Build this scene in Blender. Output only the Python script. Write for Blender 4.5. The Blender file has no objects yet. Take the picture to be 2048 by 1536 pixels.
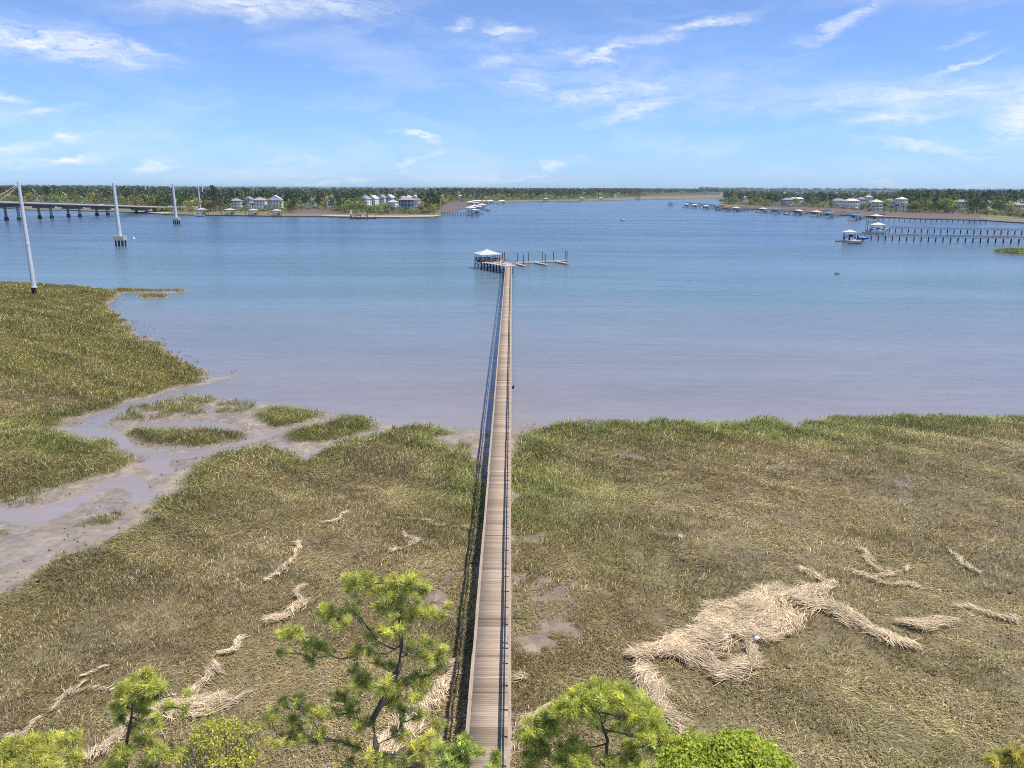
import bpy, bmesh, math, random
import numpy as np
from mathutils import Vector, Matrix
from mathutils.geometry import tessellate_polygon

random.seed(7)
rng = np.random.default_rng(7)
S = bpy.context.scene
COL = S.collection
R = math.radians

# ------------------------------------------------------------------ camera
CAMZ = 25.8
FPX = 1540.0                      # focal length in pixels of the 2048 wide photograph
PITCH = math.atan(394 / FPX)
ROLL = 0.0055
cam_d = bpy.data.cameras.new('camera')
cam = bpy.data.objects.new('camera', cam_d)
COL.objects.link(cam)
cam_d.sensor_width = 36
cam_d.lens = 36 * FPX / 2048
cam_d.clip_start = 0.5
cam_d.clip_end = 60000
CR = Matrix.Rotation(math.pi / 2 - PITCH, 3, 'X') @ Matrix.Rotation(ROLL, 3, 'Z')
cam.matrix_world = Matrix.Translation((0, 0, CAMZ)) @ CR.to_4x4()
S.camera = cam

# ------------------------------------------------------------------ sun, exposure
KX, KY = -0.45, 0.09              # horizontal drift of the light per metre of fall
SUN_EL = math.atan(1 / math.hypot(KX, KY))
sun_d = bpy.data.lights.new('sun', 'SUN')
sun_d.energy = 4.6
sun_d.angle = R(0.5)
sun_d.color = (1.0, 0.945, 0.86)
sun = bpy.data.objects.new('sun', sun_d)
COL.objects.link(sun)
sun.rotation_euler = Vector((KX, KY, -1)).to_track_quat('-Z', 'Y').to_euler()
S.view_settings.view_transform = 'Standard'
S.view_settings.look = 'None'
S.view_settings.exposure = 0.3
S.view_settings.gamma = 1
S.render.engine = 'CYCLES'
S.cycles.max_bounces = 6
S.cycles.transparent_max_bounces = 8
S.cycles.volume_bounces = 0
S.cycles.use_denoising = False
S.cycles.filter_width = 1.0


# ------------------------------------------------------------------ geometry of the view, used to find where things stand on the ground
def ray(x, y):
    return (CR @ Vector(((x - 1024) / FPX, -(y - 768) / FPX, -1))).normalized()


def pix(x, y, z=0.0):
    d = ray(x, y)
    t = (z - CAMZ) / d.z
    return Vector((d.x * t, d.y * t, z))


def pixd(x, y, Y):
    d = ray(x, y)
    t = Y / d.y
    return Vector((d.x * t, Y, CAMZ + d.z * t))


def yh(x):
    return 374 + ROLL * (x - 1024)


# ------------------------------------------------------------------ sky
def build_world():
    w = bpy.data.worlds.new('World')
    S.world = w
    w.use_nodes = True
    nt = w.node_tree
    N, L = nt.nodes, nt.links
    N.clear()
    out = N.new('ShaderNodeOutputWorld')
    bg = N.new('ShaderNodeBackground')
    bg.inputs['Strength'].default_value = 0.1
    sky = N.new('ShaderNodeTexSky')
    sky.sky_type = 'NISHITA'
    sky.sun_disc = False
    sky.sun_elevation = SUN_EL
    sky.sun_rotation = math.atan2(-KX, -KY)
    sky.altitude = 300
    sky.air_density = 1.0
    sky.dust_density = 0.35
    sky.ozone_density = 3.0
    tint = N.new('ShaderNodeMix'); tint.data_type = 'RGBA'; tint.blend_type = 'MULTIPLY'
    tint.inputs[0].default_value = 1.0
    L.new(sky.outputs[0], tint.inputs[6])
    tc = N.new('ShaderNodeTexCoord')
    sep = N.new('ShaderNodeSeparateXYZ'); L.new(tc.outputs['Generated'], sep.inputs[0])
    tr = N.new('ShaderNodeValToRGB'); L.new(sep.outputs[2], tr.inputs[0])
    tr.color_ramp.elements[0].position = 0; tr.color_ramp.elements[0].color = SKY_TINT_LOW
    tr.color_ramp.elements[1].position = .2; tr.color_ramp.elements[1].color = SKY_TINT
    L.new(tr.outputs[0], tint.inputs[7])

    def math_(op, a, b=None, c=None, clamp=False):
        n = N.new('ShaderNodeMath'); n.operation = op; n.use_clamp = clamp
        for i, v in enumerate((a, b, c)):
            if v is None: continue
            if isinstance(v, (int, float)): n.inputs[i].default_value = v
            else: L.new(v, n.inputs[i])
        return n.outputs[0]
    # azimuth and elevation in degrees
    az = math_('MULTIPLY', math_('ARCTAN2', sep.outputs[0], sep.outputs[1]), 180 / math.pi)
    el = math_('MULTIPLY', math_('ARCSINE', sep.outputs[2]), 180 / math.pi)
    comb = N.new('ShaderNodeCombineXYZ'); L.new(az, comb.inputs[0]); L.new(el, comb.inputs[1])

    def noise(vec, sx, sy, scale=1, detail=6, rough=.6, dist=0.0, rot=0):
        m = N.new('ShaderNodeMapping'); m.inputs['Scale'].default_value = (sx, sy, 1)
        m.inputs['Rotation'].default_value = (0, 0, rot)
        L.new(vec, m.inputs[0])
        n = N.new('ShaderNodeTexNoise'); n.noise_dimensions = '2D'
        n.inputs['Scale'].default_value = scale; n.inputs['Detail'].default_value = detail
        n.inputs['Roughness'].default_value = rough; n.inputs['Distortion'].default_value = dist
        L.new(m.outputs[0], n.inputs['Vector'])
        return n
    wn = noise(comb.outputs[0], .28, .8, 1, 5, .62)
    off = N.new('ShaderNodeVectorMath'); off.operation = 'MULTIPLY_ADD'
    L.new(wn.outputs['Color'], off.inputs[0])
    off.inputs[1].default_value = (3.6, 1.5, 0)
    off.inputs[2].default_value = (-1.8, -.75, 0)
    add = N.new('ShaderNodeVectorMath'); add.operation = 'ADD'
    L.new(comb.outputs[0], add.inputs[0]); L.new(off.outputs[0], add.inputs[1])
    P = add.outputs[0]
    total = None
    # px, py, half length px, half thickness px, tilt degrees (up to the right is positive), strength
    for (cx, cy, a, b, tl, st) in CLOUDS:
        d = ray(cx, cy)
        A = math.degrees(math.atan2(d.x, d.y)); E = math.degrees(math.asin(d.z))
        k = math.degrees(1 / FPX)
        m = N.new('ShaderNodeMapping'); m.vector_type = 'TEXTURE'
        m.inputs['Location'].default_value = (A, E, 0)
        m.inputs['Rotation'].default_value = (0, 0, R(tl))
        m.inputs['Scale'].default_value = (a * k, b * k, 1)
        L.new(P, m.inputs[0])
        ln = N.new('ShaderNodeVectorMath'); ln.operation = 'LENGTH'; L.new(m.outputs[0], ln.inputs[0])
        mr = N.new('ShaderNodeMapRange'); mr.interpolation_type = 'SMOOTHSTEP'
        mr.inputs[1].default_value = 0; mr.inputs[2].default_value = 1.5
        mr.inputs[3].default_value = st; mr.inputs[4].default_value = 0
        L.new(ln.outputs['Value'], mr.inputs[0])
        total = mr.outputs[0] if total is None else math_('ADD', total, mr.outputs[0])
    # streaky texture inside the wisps
    s1 = noise(P, .35, 1.5, 1, 9, .68, .3, R(-12))
    tex = N.new('ShaderNodeMapRange'); L.new(s1.outputs['Fac'], tex.inputs[0])
    tex.inputs[1].default_value = .33; tex.inputs[2].default_value = .72
    tex.inputs[3].default_value = .08; tex.inputs[4].default_value = .98
    wisps = math_('MULTIPLY', total, tex.outputs[0])
    # thin veil over the whole sky, denser above (out of the picture) and near the horizon
    s2 = noise(P, .07, .3, 1, 7, .6, .2, R(-9))
    veil = N.new('ShaderNodeMapRange'); L.new(s2.outputs['Fac'], veil.inputs[0])
    veil.inputs[1].default_value = .47; veil.inputs[2].default_value = .75
    veil.inputs[3].default_value = 0; veil.inputs[4].default_value = .26
    fac = math_('ADD', wisps, veil.outputs[0])
    up = N.new('ShaderNodeMapRange'); L.new(el, up.inputs[0])
    up.inputs[1].default_value = -.5; up.inputs[2].default_value = .6
    fac = math_('MULTIPLY', fac, up.outputs[0])
    fac = math_('MINIMUM', fac, .97)
    mix = N.new('ShaderNodeMix'); mix.data_type = 'RGBA'
    L.new(fac, mix.inputs[0]); L.new(tint.outputs[2], mix.inputs[6])
    mix.inputs[7].default_value = CLOUD_COL
    L.new(mix.outputs[2], bg.inputs[0]); L.new(bg.outputs[0], out.inputs[0])


SKY_TINT = (.86, .97, 1.30, 1)
SKY_TINT_LOW = (.61, .915, 1.62, 1)
CLOUD_COL = (7.6, 7.9, 8.3, 1)
CLOUDS = [
    (110, 92, 190, 22, -4, .95), (40, 75, 160, 40, -4, .45), (260, 88, 50, 8, -12, .6),
    (560, 8, 230, 20, 3, .8), (490, 18, 40, 14, -35, .6), (690, 14, 60, 14, -18, .5), (780, 28, 50, 8, -10, .6),
    (920, 50, 30, 12, 15, .8), (1012, 60, 38, 12, -5, .95), (1000, 85, 120, 40, 0, .22),
    (975, 125, 45, 12, 8, .45), (1190, 115, 50, 10, 12, .9), (1130, 100, 35, 8, 0, .5), (1100, 140, 180, 60, 10, .22),
    (1340, 68, 150, 10, 12, .7), (1440, 48, 60, 7, 5, .9),
    (1720, 28, 80, 12, 27, .9), (1640, 70, 60, 12, 15, .3),
    (1220, 186, 105, 20, 6, .85), (1270, 222, 100, 16, 14, .75), (1060, 165, 50, 25, 0, .4), (1250, 160, 260, 70, 8, .2),
    (1800, 236, 90, 14, 2, .9), (1700, 200, 340, 24, 3, .42), (1830, 288, 120, 8, -6, .7), (1930, 180, 160, 26, 6, .3),
    (2040, 235, 48, 34, 0, 1.0), (2040, 272, 60, 18, 4, .5),
    (1940, 128, 55, 6, 16, .85), (1930, 78, 36, 5, 14, .6),
    (20, 193, 60, 8, -4, .9), (100, 222, 50, 8, 14, .55), (40, 236, 120, 14, 2, .3),
    (50, 297, 110, 10, 12, .75), (128, 274, 20, 5, 12, .7), (90, 322, 95, 9, 6, .95), (140, 316, 30, 7, 4, .5),
    (305, 334, 45, 9, 14, .8), (325, 322, 22, 6, 14, .5),
    (830, 272, 46, 6, -14, 1.0), (878, 298, 14, 6, 22, .9), (825, 325, 50, 7, 22, .7),
    (640, 366, 90, 7, 2, 1.0), (600, 322, 70, 7, 0, .35), (540, 350, 150, 12, 0, .3),
    (1092, 326, 32, 7, -10, 1.0), (1062, 352, 40, 5, 16, .6), (1965, 318, 34, 5, -6, .45), (1180, 313, 12, 4, 0, .4),
    (950, 360, 260, 10, 0, .25), (1850, 372, 180, 6, 0, .25),
]
build_world()


# ------------------------------------------------------------------ helpers
def tag(o, label=None, cat=None, group=None, kind=None):
    if label: o['label'] = label
    if cat: o['category'] = cat
    if group: o['group'] = group
    if kind: o['kind'] = kind
    return o


def thing(name, label, cat, loc=(0, 0, 0), rz=0.0, group=None):
    o = bpy.data.objects.new(name, None)
    o.empty_display_size = .5
    COL.objects.link(o)
    o.location = loc
    o.rotation_euler = (0, 0, rz)
    return tag(o, label, cat, group)


def link(name, me, parent=None, loc=None, rz=None):
    o = bpy.data.objects.new(name, me)
    COL.objects.link(o)
    if parent is not None: o.parent = parent
    if loc is not None: o.location = loc
    if rz is not None: o.rotation_euler = (0, 0, rz)
    return o


def np_mesh(name, verts, faces, mats, face_col=None, smooth=False, mat_idx=None):
    """verts (n,3); faces (m,k) array, all of the same size"""
    me = bpy.data.meshes.new(name)
    verts = np.asarray(verts, np.float32); faces = np.asarray(faces, np.int32)
    n, (m, k) = len(verts), faces.shape
    me.vertices.add(n); me.vertices.foreach_set('co', verts.ravel())
    me.loops.add(m * k); me.loops.foreach_set('vertex_index', faces.ravel())
    me.polygons.add(m)
    me.polygons.foreach_set('loop_start', np.arange(0, m * k, k, dtype=np.int32))
    if mat_idx is not None: me.polygons.foreach_set('material_index', np.asarray(mat_idx, np.int32))
    me.update(calc_edges=True)
    if face_col is not None:
        a = me.attributes.new('col', 'FLOAT_COLOR', 'FACE')
        c = np.ones((m, 4), np.float32); c[:, :3] = face_col
        a.data.foreach_set('color', c.ravel())
    if smooth: me.polygons.foreach_set('use_smooth', np.ones(m, bool))
    for mm in (mats if isinstance(mats, (list, tuple)) else [mats]): me.materials.append(mm)
    return me


class MB:
    """collects simple solids and links them as one mesh object"""
    def __init__(s): s.v = []; s.f = []

    def add(s, vs, fs):
        b = len(s.v); s.v += [tuple(v) for v in vs]; s.f += [tuple(i + b for i in f) for f in fs]; return s

    def box(s, c, d, rz=0.0):
        x, y, z = d[0] / 2, d[1] / 2, d[2] / 2
        co, si = math.cos(rz), math.sin(rz)
        vs = [(c[0] + a * x * co - b * y * si, c[1] + a * x * si + b * y * co, c[2] + e * z)
              for e in (-1, 1) for a, b in ((-1, -1), (1, -1), (1, 1), (-1, 1))]
        return s.add(vs, [(3, 2, 1, 0), (4, 5, 6, 7), (0, 1, 5, 4), (1, 2, 6, 5), (2, 3, 7, 6), (3, 0, 4, 7)])

    def bar(s, p, q, w, h):
        p, q = Vector(p), Vector(q); d = (q - p).normalized()
        u = d.cross(Vector((0, 0, 1)))
        if u.length < 1e-3: u = Vector((1, 0, 0))
        u.normalize(); v = u.cross(d).normalized()
        vs = [e + u * (a * w / 2) + v * (b * h / 2) for e in (p, q) for a, b in ((-1, -1), (1, -1), (1, 1), (-1, 1))]
        return s.add(vs, [(3, 2, 1, 0), (4, 5, 6, 7), (0, 1, 5, 4), (1, 2, 6, 5), (2, 3, 7, 6), (3, 0, 4, 7)])

    def tube(s, pts, rad, n=8, cap=True):
        pts = [Vector(p) for p in pts]
        if isinstance(rad, (int, float)): rad = [rad] * len(pts)
        b = len(s.v)
        for i, p in enumerate(pts):
            d = (pts[min(i + 1, len(pts) - 1)] - pts[max(i - 1, 0)]).normalized()
            u = d.cross(Vector((0, 0, 1)) if abs(d.z) < .95 else Vector((1, 0, 0))).normalized(); v = d.cross(u)
            for k in range(n):
                a = 2 * math.pi * k / n
                s.v.append(tuple(p + (u * math.cos(a) + v * math.sin(a)) * rad[i]))
        for i in range(len(pts) - 1):
            for k in range(n):
                k2 = (k + 1) % n
                s.f.append((b + i * n + k, b + i * n + k2, b + (i + 1) * n + k2, b + (i + 1) * n + k))
        if cap:
            s.f.append(tuple(b + k for k in range(n))[::-1])
            s.f.append(tuple(b + (len(pts) - 1) * n + k for k in range(n)))
        return s

    def prism(s, poly, z0, z1):
        n = len(poly)
        vs = [(p[0], p[1], z0) for p in poly] + [(p[0], p[1], z1) for p in poly]
        return s.add(vs, [tuple(range(n))[::-1], tuple(range(n, 2 * n))] +
                     [(i, (i + 1) % n, n + (i + 1) % n, n + i) for i in range(n)])

    def mesh(s, name, m):
        me = bpy.data.meshes.new(name)
        me.from_pydata(s.v, [], s.f)
        me.materials.append(m)
        bm = bmesh.new(); bm.from_mesh(me); bmesh.ops.recalc_face_normals(bm, faces=bm.faces); bm.to_mesh(me); bm.free()
        return me

    def build(s, name, m, parent=None, loc=None, rz=None):
        return link(name, s.mesh(name, m), parent, loc, rz)


def mat(name, col, rough=.7, var=.25, scale=1.0, bump=0.0, metal=0.0, col2=None, attr=None, rand=0.0, stretch=(1, 1, 1), spec=.5, translucent=0.0, detail=6):
    m = bpy.data.materials.new(name); m.use_nodes = True
    nt = m.node_tree; N, L = nt.nodes, nt.links
    b = N['Principled BSDF']
    b.inputs['Roughness'].default_value = rough; b.inputs['Metallic'].default_value = metal
    b.inputs['Specular IOR Level'].default_value = spec
    tc = N.new('ShaderNodeTexCoord'); mp = N.new('ShaderNodeMapping'); mp.inputs['Scale'].default_value = stretch
    L.new(tc.outputs['Object'], mp.inputs[0])
    no = N.new('ShaderNodeTexNoise'); no.inputs['Scale'].default_value = scale; no.inputs['Detail'].default_value = detail
    no.inputs['Roughness'].default_value = .65
    L.new(mp.outputs[0], no.inputs['Vector'])
    mr = N.new('ShaderNodeMapRange'); L.new(no.outputs['Fac'], mr.inputs[0])
    mr.inputs[1].default_value = .3; mr.inputs[2].default_value = .7
    if attr:
        a = N.new('ShaderNodeAttribute'); a.attribute_name = attr; src = a.outputs['Color']
    else:
        src = None
    mx = N.new('ShaderNodeMix'); mx.data_type = 'RGBA'; L.new(mr.outputs[0], mx.inputs[0])
    c2 = col2 or tuple(c * (1 - var) for c in col)
    if src is None:
        mx.inputs[6].default_value = (*c2, 1); mx.inputs[7].default_value = (*[min(1, c * (1 + (0 if col2 else var))) for c in col], 1)
        c = mx.outputs[2]
    else:
        mx.inputs[6].default_value = (1 - var,) * 3 + (1,); mx.inputs[7].default_value = (1 + var,) * 3 + (1,)
        mu = N.new('ShaderNodeMix'); mu.data_type = 'RGBA'; mu.blend_type = 'MULTIPLY'; mu.inputs[0].default_value = 1
        L.new(src, mu.inputs[6]); L.new(mx.outputs[2], mu.inputs[7]); c = mu.outputs[2]
    if rand:
        oi = N.new('ShaderNodeObjectInfo'); hs = N.new('ShaderNodeHueSaturation')
        r1 = N.new('ShaderNodeMapRange'); L.new(oi.outputs['Random'], r1.inputs[0]); r1.inputs[3].default_value = .5 - .06 * rand; r1.inputs[4].default_value = .5 + .05 * rand
        ml = N.new('ShaderNodeMath'); ml.operation = 'MULTIPLY'; L.new(oi.outputs['Random'], ml.inputs[0]); ml.inputs[1].default_value = 17.31
        fr = N.new('ShaderNodeMath'); fr.operation = 'FRACT'; L.new(ml.outputs[0], fr.inputs[0])
        r2 = N.new('ShaderNodeMapRange'); L.new(fr.outputs[0], r2.inputs[0]); r2.inputs[3].default_value = 1 - .45 * rand; r2.inputs[4].default_value = 1 + .45 * rand
        L.new(r1.outputs[0], hs.inputs['Hue']); L.new(r2.outputs[0], hs.inputs['Value']); L.new(c, hs.inputs['Color']); c = hs.outputs[0]
    L.new(c, b.inputs['Base Color'])
    if bump:
        bp = N.new('ShaderNodeBump'); bp.inputs['Strength'].default_value = bump; bp.inputs['Distance'].default_value = .05
        L.new(no.outputs['Fac'], bp.inputs['Height']); L.new(bp.outputs[0], b.inputs['Normal'])
    if translucent:
        tr = N.new('ShaderNodeBsdfTranslucent'); L.new(c, tr.inputs[0])
        ms = N.new('ShaderNodeMixShader'); ms.inputs[0].default_value = translucent
        o = N['Material Output']; L.new(b.outputs[0], ms.inputs[1]); L.new(tr.outputs[0], ms.inputs[2]); L.new(ms.outputs[0], o.inputs[0])
    return m


M = {}
M['steel'] = mat('galvanised_steel', (.55, .58, .62), .45, .06, 2, metal=.0)
M['dark_pile'] = mat('dark_wet_pile', (.035, .03, .028), .6, .4, 4, bump=.3)
M['pile'] = mat('weathered_pile', (.13, .105, .085), .85, .35, 3, bump=.4, stretch=(1, 1, .2))
M['concrete'] = mat('concrete', (.42, .39, .34), .85, .18, 1.2, bump=.3)
M['concrete_road'] = mat('concrete_road', (.48, .44, .385), .85, .12, .25)
M['asphalt'] = mat('asphalt', (.07, .075, .085), .85, .25, .4)
M['rail_wood'] = mat('rail_wood', (.35, .268, .185), .8, .25, 3, bump=.3, stretch=(6, .4, 6))
M['deck_attr'] = mat('deck_planks', (1, 1, 1), .85, .22, 2.2, bump=.25, attr='col', stretch=(.6, 9, 4))
M['dock_wood'] = mat('dock_wood', (.30, .235, .175), .85, .25, 2, bump=.2)
M['dark_wood'] = mat('dark_wood', (.075, .058, .048), .8, .35, 2, bump=.3)
M['float_wood'] = mat('float_wood', (.42, .36, .29), .85, .22, 2, bump=.2)
M['roof_pale'] = mat('pale_metal_roof', (.50, .50, .52), .55, .06, 1.5)
M['roof_tan'] = mat('tan_metal_roof', (.60, .55, .46), .6, .08, 1.5)
M['roof_blue'] = mat('blue_metal_roof', (.05, .22, .42), .45, .1, 1.5)
M['roof_red'] = mat('red_brown_roof', (.33, .14, .09), .7, .15, 1.5)
M['roof_brown'] = mat('brown_roof', (.07, .055, .05), .8, .2, 1.5)
M['roof_shingle'] = mat('grey_shingles', (.26, .25, .26), .9, .2, 2, bump=.2)
M['roof_shingle_tan'] = mat('tan_shingles', (.36, .30, .24), .9, .2, 2, bump=.2)
M['white_paint'] = mat('white_paint', (.80, .80, .79), .5, .04, 1)
M['cream_paint'] = mat('cream_siding', (.66, .60, .48), .6, .06, 1)
M['blue_siding'] = mat('blue_grey_siding', (.14, .20, .28), .6, .1, 1)
M['grey_siding'] = mat('grey_siding', (.46, .49, .52), .6, .08, 1)
M['glass'] = mat('window_glass', (.03, .045, .06), .12, .2, 1, spec=.8)
M['boat_white'] = mat('boat_gelcoat', (.82, .82, .80), .25, .03, 1)
M['boat_blue'] = mat('blue_hull', (.03, .12, .34), .25, .1, 1)
M['boat_tan'] = mat('tan_hull', (.62, .5, .34), .3, .08, 1)
M['black_plastic'] = mat('black_plastic', (.02, .02, .022), .4, .2, 2)
M['car_white'] = mat('car_white', (.8, .8, .8), .25, .02, 1)
M['car_dark'] = mat('car_dark', (.06, .07, .09), .25, .1, 1)
M['bark'] = mat('pine_bark', (.10, .08, .068), .9, .45, 5, bump=.8, stretch=(1, 1, .3))
M['bark_grey'] = mat('grey_twig_bark', (.24, .20, .17), .9, .35, 5, bump=.4)


# ------------------------------------------------------------------ water
def water_material():
    m = bpy.data.materials.new('river_water'); m.use_nodes = True
    nt = m.node_tree; N, L = nt.nodes, nt.links
    b = N['Principled BSDF']
    b.inputs['Roughness'].default_value = .2; b.inputs['IOR'].default_value = 1.33
    tc = N.new('ShaderNodeTexCoord')
    sep = N.new('ShaderNodeSeparateXYZ'); L.new(tc.outputs['Object'], sep.inputs[0])

    def noise(sx, sy, scale, detail=4, rough=.55, dist=0, rot=0):
        mp = N.new('ShaderNodeMapping'); mp.inputs['Scale'].default_value = (sx, sy, 1); mp.inputs['Rotation'].default_value = (0, 0, rot)
        L.new(tc.outputs['Object'], mp.inputs[0])
        n = N.new('ShaderNodeTexNoise'); n.inputs['Scale'].default_value = scale; n.inputs['Detail'].default_value = detail
        n.inputs['Roughness'].default_value = rough; n.inputs['Distortion'].default_value = dist
        L.new(mp.outputs[0], n.inputs['Vector']); return n.outputs['Fac']

    def ma(op, a, c, clamp=False):
        n = N.new('ShaderNodeMath'); n.operation = op; n.use_clamp = clamp
        for i, v in enumerate((a, c)):
            if isinstance(v, (int, float)): n.inputs[i].default_value = v
            else: L.new(v, n.inputs[i])
        return n.outputs[0]

    def rng_(v, a, c, lo=0., hi=1., smooth=True):
        n = N.new('ShaderNodeMapRange'); n.interpolation_type = 'SMOOTHSTEP' if smooth else 'LINEAR'
        n.inputs[1].default_value = a; n.inputs[2].default_value = c; n.inputs[3].default_value = lo; n.inputs[4].default_value = hi
        L.new(v, n.inputs[0]); return n.outputs[0]
    wob = ma('MULTIPLY', ma('SUBTRACT', noise(.5, 1, .03, 4), .5), 70)
    Y = ma('ADD', sep.outputs[1], wob)
    ramp = N.new('ShaderNodeValToRGB')
    L.new(rng_(Y, 60, 420, smooth=False), ramp.inputs[0])
    e = ramp.color_ramp.elements
    e[0].position = 0; e[0].color = (*WATER_SHALLOW, 1)
    e[1].position = 1; e[1].color = (*WATER_DEEP, 1)
    for p, c in ((.14, WATER_SHALLOW2), (.38, WATER_MID)):
        k = e.new(p); k.color = (*c, 1)
    # broad silt streaks along the current, then finer streaks imitating ripple shading
    st = rng_(noise(.3, 1.4, .016, 6, .6), .35, .7, .92, 1.08)
    mu = N.new('ShaderNodeMix'); mu.data_type = 'RGBA'; mu.blend_type = 'MULTIPLY'; mu.inputs[0].default_value = 1
    fine = rng_(noise(.3, 1.5, .3, 6, .75), .3, .72, .93, 1.06)  # light and dark of small ripples put into the water colour
    st = ma('MULTIPLY', st, fine)
    cb = N.new('ShaderNodeCombineColor'); [L.new(st, cb.inputs[i]) for i in range(3)]
    L.new(ramp.outputs[0], mu.inputs[6]); L.new(cb.outputs[0], mu.inputs[7]); L.new(mu.outputs[2], b.inputs['Base Color'])
    # ripples: small wind waves, stronger inside gust patches, stronger in open water
    gust = rng_(noise(.3, 1.3, .016, 5, .6, .5, .12), .38, .66, .25, 1.0)
    openw = rng_(sep.outputs[1], 90, 330, .25, 1.0)
    h1 = noise(.7, 1.3, .9, 4, .7, .4, .1)
    h2 = noise(.4, 1.3, .22, 4, .6, .6, .12)
    h3 = noise(.3, 1.2, .05, 3, .5, .6, .1)
    h = ma('ADD', ma('ADD', ma('MULTIPLY', h1, .32), ma('MULTIPLY', h2, .75)), ma('MULTIPLY', h3, .9))
    h = ma('MULTIPLY', h, ma('MULTIPLY', gust, openw))
    bp = N.new('ShaderNodeBump'); bp.inputs['Strength'].default_value = 1; bp.inputs['Distance'].default_value = 1.2
    L.new(h, bp.inputs['Height']); L.new(bp.outputs[0], b.inputs['Normal'])
    return m


WATER_SHALLOW = (.275, .235, .22)
WATER_SHALLOW2 = (.195, .19, .195)
WATER_MID = (.112, .18, .208)
WATER_DEEP = (.055, .10, .15)
M['water'] = water_material()
wme = bpy.data.meshes.new('water')
wme.from_pydata([(-22000, -200, 0), (22000, -200, 0), (22000, 30000, 0), (-22000, 30000, 0)], [], [(0, 1, 2, 3)])
wme.materials.append(M['water'])
tag(link('water', wme), kind='structure')

# ------------------------------------------------------------------ near marsh: outlines found on the photograph, laid on the ground
VEG = {
 'left': [(-500, 548), (0, 566), (100, 570), (170, 575), (235, 583), (222, 600), (208, 612), (240, 640), (262, 665), (310, 690), (340, 715),
          (372, 728), (400, 740), (412, 752), (380, 768), (330, 778), (280, 795), (240, 812), (180, 830), (110, 848), (40, 862), (-400, 880)],
 'left2': [(-400, 892), (0, 868), (60, 858), (110, 862), (140, 872), (160, 882), (185, 893), (200, 878), (228, 880), (240, 905), (275, 920),
           (230, 938), (180, 945), (130, 968), (70, 985), (30, 1010), (-400, 1030)],
 'isle': [(245, 868), (280, 858), (340, 862), (400, 858), (450, 862), (495, 868), (480, 880), (420, 890), (350, 893), (290, 886)],
 'isle3': [(510, 830), (545, 812), (590, 815), (640, 830), (600, 845), (540, 856)],
 'isle4': [(570, 868), (610, 852), (650, 848), (690, 835), (730, 838), (763, 853), (740, 862), (690, 872), (640, 885), (590, 880)],
 'main': [(-700, 1190), (0, 1172), (60, 1142), (130, 1112), (200, 1102), (230, 1067), (300, 1037), (340, 1002), (370, 962), (400, 932), (450, 905),
          (520, 900), (580, 900), (606, 918), (640, 905), (690, 885), (740, 870), (790, 858), (840, 852), (880, 858), (915, 865), (880, 877),
          (905, 900), (925, 935), (940, 965), (950, 1000), (985, 1030), (985, 2300), (-700, 2300)],
 'right': [(1026, 882), (1045, 866), (1070, 856), (1150, 850), (1250, 846), (1350, 845), (1440, 845), (1530, 842), (1560, 850), (1590, 859), (1610, 845),
           (1660, 840), (1760, 838), (1800, 835), (1900, 836), (2048, 836), (2700, 832), (2700, 2300), (980, 2300), (1000, 1100), (1018, 1000)],
 'spit': [(230, 579), (290, 580.5), (366, 580.5), (366, 583.5), (300, 583), (230, 583)],
 'islet': [(280, 591), (328, 591), (332, 594.5), (290, 595)],
 'farspit': [(1988, 503), (2010, 501), (2060, 501), (2140, 501), (2140, 509), (2048, 509), (2000, 506)],
 'tump': [(1905, 489.5), (1919, 489.5), (1919, 492.5), (1905, 492.5)],
}
SPARSE = {
 'isle2': [(200, 845), (250, 820), (330, 800), (370, 793), (430, 800), (400, 825), (330, 835), (290, 845), (230, 842)],
 'isle2b': [(430, 805), (470, 803), (505, 812), (490, 822), (440, 822)],
 'patch': [(135, 1050), (190, 1036), (236, 1032), (220, 1050), (150, 1060)],
 'edge': [(0, 1052), (28, 1048), (20, 1072), (-20, 1085)],
 'pile_gap': [(900, 880), (930, 885), (950, 940), (960, 1000), (930, 1000)],
}
MUD = [(-700, 885), (0, 862), (120, 848), (180, 833), (300, 793), (400, 757), (478, 751), (430, 768), (380, 783), (450, 797), (520, 808), (600, 818),
       (680, 832), (760, 845), (800, 850), (870, 846), (950, 856), (985, 862), (1015, 866), (1050, 852), (1080, 850), (1000, 2300), (-700, 2300)]
BARE = [[(1040, 1150), (1080, 1130), (1130, 1150), (1180, 1175), (1190, 1230), (1150, 1270), (1080, 1290), (1030, 1290), (1025, 1200)],
        [(1760, 955), (1790, 958), (1805, 968), (1790, 972), (1755, 962)], [(1215, 905), (1245, 902), (1270, 912), (1240, 917)],
        [(850, 1150), (890, 1140), (920, 1175), (900, 1210), (860, 1195)], [(1050, 1062), (1085, 1066), (1075, 1092), (1045, 1092)],
        [(1790, 846), (1815, 850), (1830, 858), (1800, 856)]]
CHAN = [([(480, 762), (400, 776), (320, 795), (250, 820), (190, 850), (150, 862), (210, 868), (232, 876), (243, 893), (285, 905), (312, 918)], 1.5),
        ([(650, 850), (560, 863), (500, 886), (420, 906), (330, 916), (310, 932), (335, 946)], .9),
        ([(800, 857), (720, 882), (650, 897), (604, 922)], 1.0), ([(-100, 990), (60, 1040), (250, 960), (300, 990)], 1.6),
        ([(340, 893), (420, 900), (495, 885)], .8), ([(280, 850), (400, 848), (470, 856)], 1.0)]


def gpoly(pl, z=.15): return np.array([pix(x, y, z)[:2] for x, y in pl])


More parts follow.
